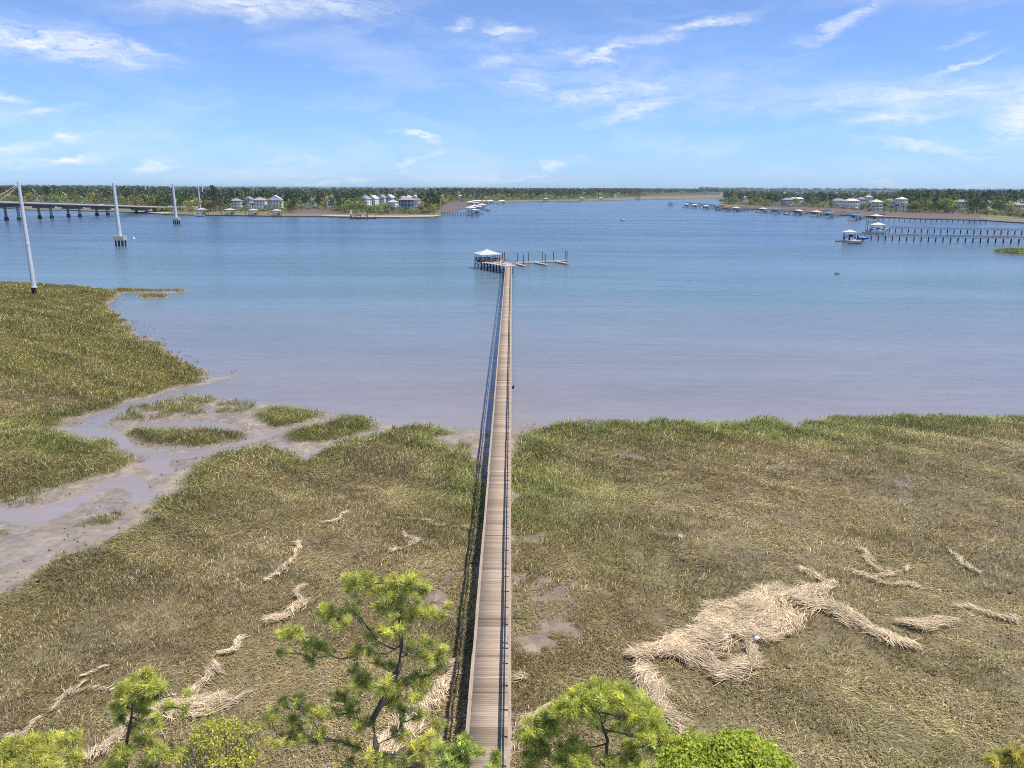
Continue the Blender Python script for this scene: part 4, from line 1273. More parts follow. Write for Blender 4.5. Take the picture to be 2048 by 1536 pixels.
def boathouse(label, P, rz=0.0, w=6.4, d=6.4, roof='roof_tan', z=2.3, ez=4.9, rh=1.7, float_=True, ramp=True, group='boathouses along the shores'):
    t = thing('boathouse', label, 'boathouse', (P.x, P.y, 0), rz, group)
    key = (w, d, z, ez, rh)
    if key not in BH_MESH:
        h, g = w / 2 + .5, d / 2 + .5
        BH_MESH[key] = dict(
            deck=MB().box((0, 0, z - .1), (w, d, .18)),
            post=MB().box((0, 0, (z + ez) / 2), (.2, .2, ez - z - .01)),
            pile=MB().tube([(0, 0, -1), (0, 0, z - .2)], .18, 7),
            railing=MB().box((0, d / 2 - .1, z + .95), (w, .08, .12)).box((0, d / 2 - .1, z + .5), (w, .06, .1)).box((w / 2 - .1, 0, z + .95), (.08, d - .3, .12)).box((w / 2 - .1, 0, z + .5), (.06, d - .3, .1)).box((-w / 2 + .1, 0, z + .95), (.08, d - .3, .12)).box((-w / 2 + .1, 0, z + .5), (.06, d - .3, .1)),
            roof=MB().add([(-h, -g, ez), (h, -g, ez), (h, g, ez), (-h, g, ez), (0, 0, ez + rh), (-h, -g, ez - .2), (h, -g, ez - .2), (h, g, ez - .2), (-h, g, ez - .2)],
                          [(0, 1, 4), (1, 2, 4), (2, 3, 4), (3, 0, 4), (5, 6, 1, 0), (6, 7, 2, 1), (7, 8, 3, 2), (8, 5, 0, 3), (8, 7, 6, 5)]),
            float=MB().box((-w * .75, -d * .55, .3), (w * .9, 2.2, .5)),
            ramp=MB().bar((-w * .15, -d * .52, z), (-w * .6, -d * .55, .6), 1.1, .12),
            bench=MB().box((.8, d / 2 - .5, z + .45), (2.2, .5, .08)).box((.8, d / 2 - .3, z + .75), (2.2, .07, .45)).box((.8, d / 2 - .5, z + .2), (1.9, .4, .4)))
        B = BH_MESH[key]
        for k, mn in (('deck', 'dock_wood'), ('post', 'dark_wood'), ('pile', 'dark_pile'), ('railing', 'dark_wood'), ('roof', 'roof_tan'), ('float', 'float_wood'), ('ramp', 'float_wood'), ('bench', 'dark_wood')):
            B[k] = B[k].mesh(k, M[mn])
    B = BH_MESH[key]
    rk = (key, roof)
    if rk not in BH_MESH:
        me = B['roof'].copy(); me.materials.clear(); me.materials.append(M[roof]); BH_MESH[rk] = me
    link('deck', B['deck'], t); link('roof', BH_MESH[rk], t); link('railing', B['railing'], t); link('bench', B['bench'], t)
    for a in (-1, 1):
        for b in (-1, 1): link('post', B['post'], t, (a * (w / 2 - .2), b * (d / 2 - .2), 0))
    for a in (-1, 0, 1):
        for b in (-1, 0, 1): link('pile', B['pile'], t, (a * (w / 2 - .25), b * (d / 2 - .25), 0))
    if float_: link('float', B['float'], t)
    if ramp: link('ramp', B['ramp'], t)
    return t


def hull_mesh(L, W, H, name, m):
    """pointed hull with flared sides, bow towards +x"""
    st = [(-L / 2, .86, 0), (-L * .2, 1, 0), (L * .15, .97, .02), (L * .35, .7, .12), (L * .46, .32, .22), (L * .5, .03, .3)]
    V, F = [], []
    for x, k, up in st:
        y = W / 2 * k
        V += [(x, -y, H + up * H), (x, -y * .78, .25 * H + up * H * .8), (x, 0, -.1 * H + up * H), (x, y * .78, .25 * H + up * H * .8), (x, y, H + up * H)]
    for i in range(len(st) - 1):
        for k in range(4): F.append((i * 5 + k, i * 5 + k + 1, (i + 1) * 5 + k + 1, (i + 1) * 5 + k))
        F.append((i * 5 + 4, i * 5, (i + 1) * 5, (i + 1) * 5 + 4))
    F.append((0, 4, 3, 2, 1))
    return MB().add(V, F).mesh(name, m)


def boat(label, P, rz, L=7, W=2.4, hull='boat_white', z=0.0, top=True, group='moored boats'):
    t = thing('boat', label, 'boat', (P.x, P.y, z), rz, group)
    H = .14 * L + .1
    link('hull', hull_mesh(L, W, H, 'hull', M[hull]), t)
    MB().prism([(-L * .44, -W * .36), (L * .12, -W * .38), (L * .3, -W * .2), (L * .3, W * .2), (L * .12, W * .38), (-L * .44, W * .36)], H + .002, H + .06).build('cockpit', M['boat_tan' if hull != 'boat_tan' else 'boat_white'], t)
    MB().box((-L * .02, 0, H + .5), (L * .14, W * .36, .9)).build('console', M['boat_white'], t)
    MB().add([(L * .03, -W * .2, H + .9), (L * .07, -W * .2, H + .6), (L * .07, W * .2, H + .6), (L * .03, W * .2, H + .9), (L * .0, -W * .2, H + 1.35), (L * .0, W * .2, H + 1.35)], [(0, 1, 2, 3), (0, 3, 5, 4)]).build('windshield', M['glass'], t)
    MB().box((-L * .53, 0, H * .9), (.5, .45, 1.1)).box((-L * .55, 0, H * .9 + .6), (.65, .5, .35)).build('outboard_motor', M['black_plastic'], t)
    if top:
        MB().box((-L * .04, 0, H + 2.05), (L * .26, W * .72, .09)).build('canopy', M['boat_white'], t)
        pm = MB().tube([(0, 0, H), (0, 0, H + 2.0)], .04, 6).mesh('canopy_post', M['steel'])
        for a in (-.14, .06):
            for b in (-.3, .3): link('canopy_post', pm, t, (a * L, b * W, 0))
    return t


# two long piers on the right with their boathouses and boats
a, b = pix(1715, 470.6, 2.3), pix(2120, 479.5, 2.3)
pier('nearest long right pier on dark piles, running out of the picture', a, b, 1.5, 2.3, 3.35)
P = pix(1701, 483.5, 0)
boathouse('pale hip roofed boathouse at the tip of the nearest right pier', P + Vector((.6, 3.2, 0)), math.atan2(b.y - a.y, b.x - a.x), 5.6, 5.0, 'roof_tan', 2.3, 4.7, 1.15, True, True)
q = pix(1706, 485.5, .6)
boat('tan hulled open boat lying by the nearest right boathouse', q, .08 + math.pi, 8.5, 2.6, 'boat_tan', .25, False)
q = pix(1727, 477.5, 1.2)
boat('blue hulled boat hanging on a lift beside the nearest right pier', q, .05, 5.6, 2.0, 'boat_blue', .9, False)
a2, b2 = pix(1779, 456.2, 2.3), pix(2120, 462.6, 2.3)
pier('second long right pier just beyond the nearest one', a2, b2, 1.5, 2.3, 3.6)
P = pix(1757, 466.5, 0)
boathouse('large pale hip roofed boathouse on the second right pier', P + Vector((.8, 3.6, 0)), math.atan2(b2.y - a2.y, b2.x - a2.x), 7.2, 6.0, 'roof_tan', 2.3, 4.9, 1.5, True, False)
q = pix(1757, 466.8, .6)
boat('white cabin boat lifted in front of the large right boathouse', q, .04 + math.pi, 9.0, 2.7, 'boat_white', .7, True)
q = pix(1739, 463.5, .6)
boat('small white boat moored left of the large right boathouse', q, .6, 5.0, 1.9, 'boat_white', .1, True)
for i, px in enumerate((1731, 1734.5)):
    p = pix(px, 462, 0)
    tag(link('mooring_pile', MB().tube([(0, 0, -1), (0, 0, 6.6), (0, 0, 6.8)], [.17, .17, .08], 8).mesh('mooring_pile', M['pile']), loc=p),
        ('left of two tall mooring piles by the large right boathouse', 'right of two tall mooring piles by the large right boathouse')[i], 'pile', 'mooring piles')
a3, b3 = pix(1768, 436.4, 2.3), pix(1975, 440, 2.3)
pier('third right pier, low against the brown marsh bank', a3, b3, 1.5, 2.3, 3.9)

row = [  # px, waterline py, roof, width, words
    (1342, 412.3, 'roof_brown', 6.4, 'dark brown roofed boathouse, outermost at the tip of the right row'),
    (1374, 415.2, 'roof_tan', 6.4, 'pale roofed boathouse second from the tip of the right row'),
    (1390.5, 417, 'roof_tan', 6.6, 'pale roofed boathouse third from the tip of the right row'),
    (1413, 419.3, 'roof_tan', 5.6, 'pale roofed boathouse fourth from the tip of the right row'),
    (1435, 420, 'roof_blue', 5.2, 'blue roofed boathouse nearest the wooded right point'),
    (1453.5, 422.3, 'roof_red', 6.8, 'red brown roofed boathouse, the only one of the right row'),
    (1473, 423.5, 'roof_tan', 6.8, 'pale roofed boathouse right of the red brown one'),
    (1527, 425.8, 'roof_tan', 6.4, 'pale roofed boathouse alone between two boats on the right shore'),
    (1553, 427.8, 'roof_blue', 6.4, 'blue roofed boathouse right of the lone pale one'),
    (1593, 430.2, 'roof_blue', 4.4, 'small blue grey boathouse left of a pale one, mid row'),
    (1600, 430.6, 'roof_tan', 5.0, 'small pale roofed boathouse close beside a blue grey one'),
    (1634, 433.2, 'roof_tan', 7.0, 'wide pale roofed boathouse before the two bright blue ones'),
    (1659, 436, 'roof_blue', 7.2, 'bright blue roofed boathouse with ramp, left one of the big blue pair'),
    (1711.5, 440.8, 'roof_blue', 7.0, 'bright blue roofed boathouse, right one of the big blue pair'),
    (1755, 442.8, 'roof_tan', 7.4, 'pale roofed boathouse at the head of the third right pier'),
    (1376, 409, 'roof_shingle', 6.0, 'grey boathouse farthest back at the tip of the right row')]
for k, (px, py, rf, w, lb) in enumerate(row):
    P = pix(px, py, 0)
    boathouse(lb, P + Vector((0, 3, 0)), .15 + random.uniform(-.08, .08), w, w * .9, rf, 2.3, 4.5, 1.25)
    if px > 1350 and k != 14:
        # its own pier, back to the bank
        e = pix(px + 60 if px > 1430 else px + 80, (frr(px + 75) + 1.5) if px > 1430 else 412 + (px - 1340) * .02, 2.3)
        pier('pier serving the ' + lb, P + Vector((2, 6, 0)), e, 1.3, 2.2, 5.5)
for px, py, lb, hl in ((1516, 425.3, 'white boat moored left of the lone pale boathouse', 'boat_white'), (1537, 426.2, 'white boat moored right of the lone pale boathouse', 'boat_white'), (1572, 429.6, 'low pale boat between blue roofs of the right row', 'boat_tan'), (1436, 421, 'dark boat under the blue roof by the right point', 'boat_blue')):
    boat(lb, pix(px, py, 0), math.pi + .2, 7, 2.4, hl, .1, False)

# left shore boathouses
for k, (px, lb) in enumerate(((401, 'white roofed boathouse with a white boat, leftmost on the left shore'), (457.5, 'white roofed boathouse second from left on the left shore'), (504.8, 'white roofed boathouse third from left on the left shore'), (551.5, 'white roofed boathouse rightmost of four on the left shore'))):
    P = pix(px, 431 + k * .8, 0)
    boathouse(lb, P + Vector((0, 3.5, 0)), .02, 7.0, 6.4, 'roof_pale', 1.6, 5.2, 1.2, False, False)
    o = MB().box((0, 0, 0), (1.3, .5, 3.1)).build('storage_locker', M['white_paint'], loc=P + Vector((-1.4, .9, 3.16)))
    tag(o, 'white upright locker on the deck of the ' + ('leftmost', 'second', 'third', 'rightmost')[k] + ' left shore boathouse', 'locker', 'lockers on the boathouses')
boat('white motor boat moored at the leftmost left shore boathouse', pix(399, 433, 0), math.pi, 8.5, 2.6, 'boat_white', .1, True)
for k, px in enumerate((416.7, 443, 491, 538)):
    p = pix(px, 430.5 + k * .5, 0)
    tag(link('mooring_pile', MB().tube([(0, 0, -1), (0, 0, 3.6), (0, 0, 3.8)], [.3, .3, .15], 8).mesh('mooring_pile', M['dark_pile']), loc=p),
        'dark mooring pile ' + ('right of the leftmost', 'left of the second', 'left of the third', 'left of the rightmost')[k] + ' left shore boathouse', 'pile', 'mooring piles')


# dark barge landing on the sand
def barge():
    P = pix(722, 437.2, 0)
    t = thing('barge_landing', 'dark floating landing with tall sloping gangways on the sandy left bank', 'landing', P)
    MB().box((2, 0, .45), (21, 3.2, .9)).build('float', M['dark_wood'], t)
    for x0, x1, z1, nm in ((-8.5, -10.5, 6.2, 'gangway'), (4, 0.5, 4.2, 'gangway')):
        m = MB().bar((x0, 1, 1), (x1, 14, z1), 1.6, .2)
        for s in (-.8, .8):
            m.bar((x0 + s, 1, 2), (x1 + s, 14, z1 + 1), .1, .14)
            for k in range(6): m.bar((x0 + s + (x1 - x0) * k / 5, 1 + 13 * k / 5, 1 + (z1 - 1) * k / 5), (x0 + s + (x1 - x0) * k / 5, 1 + 13 * k / 5, 2 + (z1 - 1) * k / 5), .08, .08)
        m.build(nm, M['dock_wood'], t)
    MB().box((-5, 4, 2.1), (9, 5, .3)).build('platform', M['dark_wood'], t)
    pm = MB().tube([(0, 0, -1), (0, 0, 3.4)], .3, 8).mesh('pile', M['dark_pile'])
    for x in (-9, -5, -1, 5, 12): link('pile', pm, t, (x, 1.9, 0))
    MB().box((0, 5, 4.4), (7.5, 4.2, .25)).build('roof', M['roof_pale'], t)
    pm = MB().box((0, 0, 3.25), (.18, .18, 2.02)).mesh('post', M['dark_wood'])
    for a in (-3.4, 3.4):
        for b in (3.2, 6.8): link('post', pm, t, (a, b, 0))


barge()

# marina cluster on the left point
pier('long dark pier with tall piles beside the brown marsh of the left point', pix(884, 426.5, 2.3), pix(945, 428, 2.3), 1.6, 2.3, 2.9)
mar = [(950, 432, 6.4, 'nearest pale roofed boathouse at the end of the dark left point pier'), (941, 425.5, 8.4, 'wide white roofed boathouse behind the end of the dark pier'), (949, 421.5, 6.5, 'domed white roofed boathouse at the marsh edge of the left point'),
       (958, 423.8, 5.5, 'small white roofed boathouse right of the wide one at the left point'), (963, 418.5, 8.0, 'white roofed boathouse jutting out from the middle of the left point cluster'), (940, 411.5, 8.0, 'white roofed boathouse lying back on the brown marsh side'),
       (951, 413.6, 9.0, 'broad white roofed boathouse in the middle row of the left point'), (950, 408.6, 8.2, 'thin white roofed boathouse in the back row, left'), (958, 409, 8.0, 'thin white roofed boathouse in the back row, centre'),
       (968, 409.3, 8.4, 'white roofed boathouse in the back row, right of centre'), (980, 408.3, 10., 'flat white roofed boathouse at the outer back of the left point'), (1003, 408.3, 8.5, 'white roofed boathouse standing alone past the left point cluster')]
for k, (px, py, w, lb) in enumerate(mar):
    boathouse(lb, pix(px, py, 0) + Vector((0, 4, 0)), -.25 + random.uniform(-.15, .15), w, w * .8, 'white_paint' if k % 3 else 'roof_pale', 2.3, 5.2, 1.3, k in (0, 4, 10), k in (0, 4))
for px, py, lb in ((972, 421.5, 'white boat at the outer side of the jutting left point boathouse'), (976, 422.2, 'white boat standing upright on a lift at the left point'), (998, 408.6, 'white boat beside the lone boathouse past the left point'), (962, 427.5, 'cream boat close to the end of the dark left point pier')):
    boat(lb, pix(px, py, 0), random.uniform(-.5, .5), 8.5, 2.8, 'boat_white', .6, True)
# far up the channel
for px, py, lb in ((1092, 403.4, 'far white roofed boathouse on the upper left bank, nearest'), (1164, 402.2, 'grey roofed boathouse with tall front far up the left bank'), (1202, 401.2, 'far pale roofed boathouse right of the tall grey one'), (1276, 400.3, 'tiny dark boathouse alone at the far end of the channel')):
    boathouse(lb, pix(px, py, 0) + Vector((0, 4, 0)), 0, 9, 7, 'roof_pale' if px != 1276 else 'roof_brown', 2.3, 5.6, 1.5, False, False)
pier('long thin pier against the far upper left bank', pix(1118, 402.8, 2.3), pix(1160, 402, 2.3), 1.6, 2.3, 7)
boat('white boat under way in mid channel, tiny and alone', pix(1246, 441, 0), .6, 4.2, 1.8, 'boat_white', 0, False)
for px, py, lb in ((268, 478.5, 'small white buoy right of the nearer concrete-capped pole'), (229, 477, 'small pale buoy left of the nearer concrete-capped pole')):
    tag(link('buoy', MB().tube([(0, 0, -.3), (0, 0, .2), (0, 0, .5), (0, 0, 1.3), (0, 0, 1.4)], [.3, .5, .35, .12, .02], 10).mesh('buoy', M['boat_white']), loc=pix(px, py, 0)), lb, 'buoy', 'buoys')
# mud bars and shoals out in the river


def bar(label, px, py, L, W, rz, h=.25):
    P = pix(px, py, 0)
    V = [(0, 0, h)]; F = []; n = 22
    for r_, zz in ((.55, h * .7), (1, -.15)):
        for k in range(n):
            a = 2 * math.pi * k / n; q = r_ * (1 + random.uniform(-.25, .25))
            V.append((math.cos(a) * L / 2 * q, math.sin(a) * W / 2 * q, zz + random.uniform(-.04, .04)))
    F += [(0, 1 + k, 1 + (k + 1) % n) for k in range(n)] + [(1 + k, 1 + n + k, 1 + n + (k + 1) % n, 1 + (k + 1) % n) for k in range(n)]
    o = MB().add(V, F).build('mud_bar', mat('mud_bar', (.10, .075, .055), .8, .4, 1.2, bump=.6), loc=P, rz=rz)
    tag(o, label, 'mud bar', 'mud bars in the river')


bar('small dark mud bar in open water below the right piers', 1674, 548, 2.0, 2.2, 0, .45)
bar('thin brown oyster bar awash in mid river', 1380, 562, 3.6, 1.2, .4, .06)
bar('long thin dark shoal leading to the right grass islet', 1982, 500.5, 6.0, 1.6, -.1, .15)


# ------------------------------------------------------------------ trees on the far shores
def leaf_mat(name, var=.25, rand=0.0, tr=.3, scale=.6):
    m = mat(name, (1, 1, 1), .6, var, scale, attr='col', rand=rand, spec=.25, translucent=tr)
    return m


M['far_leaf'] = leaf_mat('far_foliage', .2, 1.0, .2, .35)
M['wood_leaf'] = leaf_mat('wood_foliage', .2, 0, .2, .05)
M['leaf'] = leaf_mat('leaf', .15, 0, .45, 1.5)
M['needle'] = leaf_mat('pine_needles', .12, 0, .45, 1.5)
BROAD = [np.array(c) for c in ((.20, .24, .05), (.27, .285, .06), (.16, .21, .055), (.26, .28, .07))]
PINE = [np.array(c) for c in ((.062, .095, .034), (.08, .11, .036), (.052, .085, .034))]


def far_tree(seed, kind, nq):
    """crown quads and trunk of one tree of unit scale (metres): returns verts, quads, colours"""
    g = np.random.default_rng(seed)
    V, F, C = [], [], []
    if kind == 'pine':
        H = 17; lobes = [(g.normal(0, 1.3), g.normal(0, 1.3), z, r) for z, r in ((8, 2.3), (9.6, 2.6), (11.2, 2.7), (12.6, 2.5), (14, 2.1), (15.4, 1.6), (7, 1.8))]; fl = .55; base = PINE[seed % 3]; size = .95
    else:
        H = 12; lobes = [(g.normal(0, 2.4), g.normal(0, 2.4), g.uniform(3, 9), g.uniform(2.0, 3.4)) for _ in range(9)] + [(0, 0, 6, 3.6)]; fl = .9; base = BROAD[seed % 4]; size = 1.0
    w = np.array([l[3] ** 2 for l in lobes]); w /= w.sum()
    for i in g.choice(len(lobes), nq, p=w):
        x, y, z, r = lobes[i]
        d = g.normal(0, 1, 3); d /= np.linalg.norm(d); k = r * g.uniform(.55, 1.08)
        c = np.array([x, y, z]) + d * k * np.array([1, 1, fl])
        n = d + g.normal(0, .55, 3); n /= np.linalg.norm(n)
        u = np.cross(n, g.normal(0, 1, 3)); u /= np.linalg.norm(u); v = np.cross(n, u); s = size * g.uniform(.5, 1.2) * (220 / nq) ** .4
        b = len(V); V += [c - u * s * .6 - v * s * .2, c + v * s * .55 * -1 + u * .1, c + u * s * .6 + v * s * .1, c + v * s * .6]
        F.append((b, b + 1, b + 2, b + 3)); C.append(base * g.uniform(.7, 1.35) * np.array([g.uniform(.9, 1.15), 1, g.uniform(.8, 1.2)]))
    nb = len(F)
    rt = .28; top = H * .8
    for a in range(3):
        b = len(V); a0, a1 = a * 2.094, (a + 1) * 2.094
        V += [np.array([math.cos(a0) * rt, math.sin(a0) * rt, -1]), np.array([math.cos(a1) * rt, math.sin(a1) * rt, -1]), np.array([math.cos(a1) * rt * .4, math.sin(a1) * rt * .4, top]), np.array([math.cos(a0) * rt * .4, math.sin(a0) * rt * .4, top])]
        F.append((b, b + 1, b + 2, b + 3)); C.append(np.array([.09, .075, .06]))
    return np.array(V), np.array(F), np.array(C), nb


def far_palm(seed):
    g = np.random.default_rng(seed); V, F, C = [], [], []
    for k in range(46):
        a = g.uniform(0, 6.28); el = g.uniform(-.5, 1.2); L = g.uniform(1.6, 2.3)
        d = np.array([math.cos(a) * math.cos(el), math.sin(a) * math.cos(el), math.sin(el)]); s = np.array([-math.sin(a), math.cos(a), 0]) * .33
        o = np.array([0, 0, 6.5]); m_ = o + d * L * .6; e = o + d * L + np.array([0, 0, -.5])
        b = len(V); V += [o, m_ - s, e, m_ + s]; F.append((b, b + 1, b + 2, b + 3)); C.append(np.array([.09, .115, .05]) * g.uniform(.7, 1.2))
    nb = len(F)
    for a in range(3):
        b = len(V); a0, a1 = a * 2.094, (a + 1) * 2.094
        V += [np.array([math.cos(q) * .2, math.sin(q) * .2, z]) for q, z in ((a0, -1), (a1, -1), (a1, 6.5), (a0, 6.5))]
        F.append((b, b + 1, b + 2, b + 3)); C.append(np.array([.13, .11, .09]))
    return np.array(V), np.array(F), np.array(C), nb


PROTO = {}
for kind in ('pine', 'broad'):
    PROTO[kind] = []
    for s in range(6 if kind == 'broad' else 5):
        V, F, C, nb = far_tree(s + (20 if kind == 'pine' else 0), kind, 430)
        PROTO[kind].append(np_mesh('shore_pine' if kind == 'pine' else 'shore_tree', V, F, [M['far_leaf'], M['bark']], C, mat_idx=[0] * nb + [1] * (len(F) - nb)))
V, F, C, nb = far_palm(3)
PROTO['palm'] = [np_mesh('palm_tree', V, F, [M['far_leaf'], M['bark']], C, mat_idx=[0] * nb + [1] * (len(F) - nb))]

LOW = {k: [far_tree(s + (20 if k == 'pine' else 0), k, 46) for s in range(5)] for k in ('pine', 'broad')}


def zone(px, py):
    if px < 330: return 'behind the bridge on the left shore'
    if px < 690: return 'around the houses above the left boathouses'
    if px < 890: return 'around the dense white house cluster at the left point'
    if px < 1300: return 'along the bank beyond the left point'
    if px < 1500: return 'on the tip of the right point'
    if px < 1830: return 'around the houses on the middle of the right shore'
    return 'near the right edge on the right shore'


def blocked(px, py, half):
    """is a tree standing here in front of a house the photograph shows?"""
    for hx, hy, hw in HOUSES:
        if abs(px - hx) < hw * .95 and py > hy - .6 and py < hy + 9 and random.random() < .96: return True
        if abs(px - hx) < hw + half * .6 and abs(py - hy) <= 1.2: return True
    return False


def short_zone(px, py):
    """in front of a house that shows above the trees: only low trees grow here"""
    return any(abs(px - hx) < hw * 1.25 + 3 and hy + 5 < py < hy + 27 for hx, hy, hw in HOUSES)


KINDW = {'pine': ('dark green pine ', 'pine tree'), 'broad': ('pale green broadleaf tree ', 'tree'), 'palm': ('small palm ', 'palm tree')}
PLACED = {'pine': 0, 'broad': 0, 'palm': 0}


def put_tree(kind, px, py, sc):
    P = pix(px, py, 1.1)
    o = link({'pine': 'shore_pine', 'broad': 'shore_tree', 'palm': 'palm_tree'}[kind], random.choice(PROTO[kind]), None, P, random.uniform(0, 6.28))
    o.scale = (sc * random.uniform(.85, 1.15), sc * random.uniform(.85, 1.15), sc)
    z = zone(px, py); PLACED[kind] += 1
    tag(o, KINDW[kind][0] + z, KINDW[kind][1], ('pines ' if kind == 'pine' else 'broadleaf trees ' if kind == 'broad' else 'palms ') + z)


def plant(x0, x1, front, n, pinep, depth, s0):
    k = 0; tries = 0
    while k < n and tries < n * 20:
        tries += 1
        px = random.uniform(x0, x1); f = front(px)
        t = random.random() ** 1.5
        py = f - .3 - t * depth * (f - yh(px)) / 48
        if py < yh(px) + 8: continue
        pp = pinep * (.25 + .95 * t)
        kind = 'pine' if random.random() < pp else 'broad'
        sc = (random.uniform(.8, 1.2) if kind == 'pine' else random.uniform(.75, 1.3)) * s0
        if short_zone(px, py): kind, sc = 'broad', random.uniform(.5, .82)
        m = 1540 / ((P_ := pix(px, py, 1)).y) * (4 * sc)
        if blocked(px, py, m): continue
        put_tree(kind, px, py, sc); k += 1


plant(-60, 330, lambda x: frl(x) + 0, 52, .3, 16, 1.15)
plant(320, 690, frl, 82, .42, 20, 1.0)
plant(680, 885, frl, 68, .3, 20, .95)
plant(885, 1290, frl, 40, .25, 10, 1.0)
plant(1442, 1520, frr, 34, .65, 14, 1.1)
plant(1500, 1840, frr, 76, .5, 16, 1.05)
plant(1830, 2080, frr, 72, .45, 20, 1.25)
for px, py, k, s in ((1462, 408.5, 'pine', .8), (1540, 411, 'pine', 1.1), (1536, 411, 'pine', 1.1), (1550, 412, 'pine', 1.0), (431, 422, 'pine', 1.55), (427, 420, 'pine', 1.5), (583, 424, 'broad', 1.3), (590, 425, 'pine', .9), (554, 424.5, 'broad', .72), (867, 428, 'broad', .8),
                     (855, 426, 'broad', 1.25), (876, 423, 'pine', .8), (1870, 426, 'pine', 1.2), (1862, 425, 'broad', 1.3), (1885, 426, 'broad', 1.15), (1946, 429, 'pine', 1.25), (1952, 428, 'pine', 1.3), (680, 424, 'pine', 1.0), (690, 426, 'broad', .9), (663, 424, 'pine', .9),
                     (332, 426, 'broad', .5), (318, 424, 'broad', .55), (308, 422, 'broad', .5), (1905, 428, 'broad', .7), (1960, 431, 'broad', .6), (1975, 432, 'broad', .7), (1990, 433, 'broad', .65), (2003, 434, 'broad', .6), (2030, 437, 'broad', .6)):
    put_tree(k, px, py, s)
for px, py in ((1739, 423.5), (1746, 423.8), (1753, 424), (1761, 424.2), (1769, 424.4), (1781, 424.8), (1792, 425.2), (1735, 423), (505, 424), (488, 423.6), (1806, 425.5)):
    put_tree('palm', px, py, random.uniform(.8, 1.15))
for x0, x1, fr, n, base in ((300, 690, frl, 60, 1.2), (690, 884, frl, 45, 1.5), (884, 1290, frl, 40, .6), (1445, 1840, frr, 70, 1.0), (1840, 2060, frr, 45, 1.5)):
    for _ in range(n):
        px = random.uniform(x0, x1); P = pix(px, fr(px) + random.uniform(-1.5, base), 1.0)
        o = link('waterside_shrub', random.choice(PROTO['broad']), None, P, random.uniform(0, 6.28))
        s = random.uniform(.22, .5); o.scale = (s * 1.3, s * 1.3, s)
        tag(o, 'low rounded shrub ' + zone(px, 0), 'shrub', 'shrubs ' + zone(px, 0))
print('TREES', PLACED)


def wood():
    """the far woods that read as one mass of crowns"""
    Vs, Fs, Cs = [], [], []; off = 0
    spec = []
    def sample(n, x0, x1, yf, pinep, smin, smax, near=0.0):
        k = 0
        while k < n:
            px = random.uniform(x0, x1); f = yf(px); h = yh(px)
            t = random.random() ** .85
            py = f - near - (f - near - h - 3.6) * t
            if py < h + 3.4: continue
            if blocked(px, py, 5) or short_zone(px, py): continue
            spec.append((px, py, 'pine' if random.random() < pinep else 'broad', random.uniform(smin, smax))); k += 1
    sample(1400, -80, 340, lambda x: frl(x) - 1, .5, .85, 1.5)
    sample(2300, 320, 900, lambda x: frl(x) - 2.5, .55, .75, 1.3, 1)
    sample(2000, 860, 1290, lambda x: frl(x) - .5, .55, .9, 1.4, .2)
    sample(1300, 1180, 1480, lambda x: min(frl(x) - 1.2, 391 - (x - 1180) * .012), .9, .9, 1.4)
    sample(900, 1400, 2100, lambda x: 382.9 + (x - 1400) * .0045, .9, 1.3, 2.2)
    sample(420, 1450, 1560, lambda x: frr(x) - 2, .7, .7, 1.1, .5)
    sample(900, 1540, 1840, lambda x: frr(x) - 3, .5, .7, 1.15, 1)
    sample(1200, 1800, 2100, lambda x: frr(x) - 3, .45, .95, 1.6, 1)
    for px, py, kind, sc in spec:
        P = pix(px, py, 1.0)
        if P.y > 9800: continue
        V, F, C, nb = random.choice(LOW[kind])
        far = min(2.6, max(1, P.y / 1500))
        a = random.uniform(0, 6.28); c, s = math.cos(a), math.sin(a)
        v = V * np.array([sc * far, sc * far, sc])
        v = np.stack([v[:, 0] * c - v[:, 1] * s, v[:, 0] * s + v[:, 1] * c, v[:, 2]], 1) + np.array(P)
        Vs.append(v[:nb * 4]); Fs.append(F[:nb] + off); off += nb * 4
        Cs.append(C[:nb] * random.uniform(.6, 1.35) * np.array([random.uniform(.9, 1.2), 1, random.uniform(.8, 1.2)]))
    me = np_mesh('far_wood', np.concatenate(Vs), np.concatenate(Fs), M['wood_leaf'], np.concatenate(Cs))
    tag(link('far_wood', me), 'unbroken green and bluish woodland stretching behind both shores to the horizon', 'woodland', kind='stuff')


wood()


# ------------------------------------------------------------------ pines and broadleaf crowns in the foreground
def tufts(cents, dirs, n, length, width, cols, g):
    """needle tufts: bottlebrush bursts of thin blades"""
    K = len(cents); m = K * n
    c = np.repeat(cents, n, 0); d = np.repeat(dirs, n, 0)
    v = g.normal(0, 1, (m, 3)); v /= np.linalg.norm(v, axis=1)[:, None]
    v = v + d * g.uniform(.25, 1.25, m)[:, None]; v /= np.linalg.norm(v, axis=1)[:, None]
    root = c - d * (g.random(m) * length * .75)[:, None]
    L = (length * g.uniform(.75, 1.2, m) * np.repeat(g.uniform(.7, 1.35, K), n))[:, None]
    s = np.cross(v, g.normal(0, 1, (m, 3))); s /= np.linalg.norm(s, axis=1)[:, None]; s *= width / 2
    dro = np.zeros((m, 3)); dro[:, 2] = -.12 * length * g.random(m)
    V = np.zeros((m, 4, 3)); V[:, 0] = root; V[:, 1] = root + v * L * .5 + s; V[:, 2] = root + v * L + dro; V[:, 3] = root + v * L * .5 - s
    cc = np.repeat(cols, n, 0) * g.uniform(.75, 1.3, (m, 1))
    return V.reshape(-1, 3), np.arange(m * 4).reshape(m, 4), cc


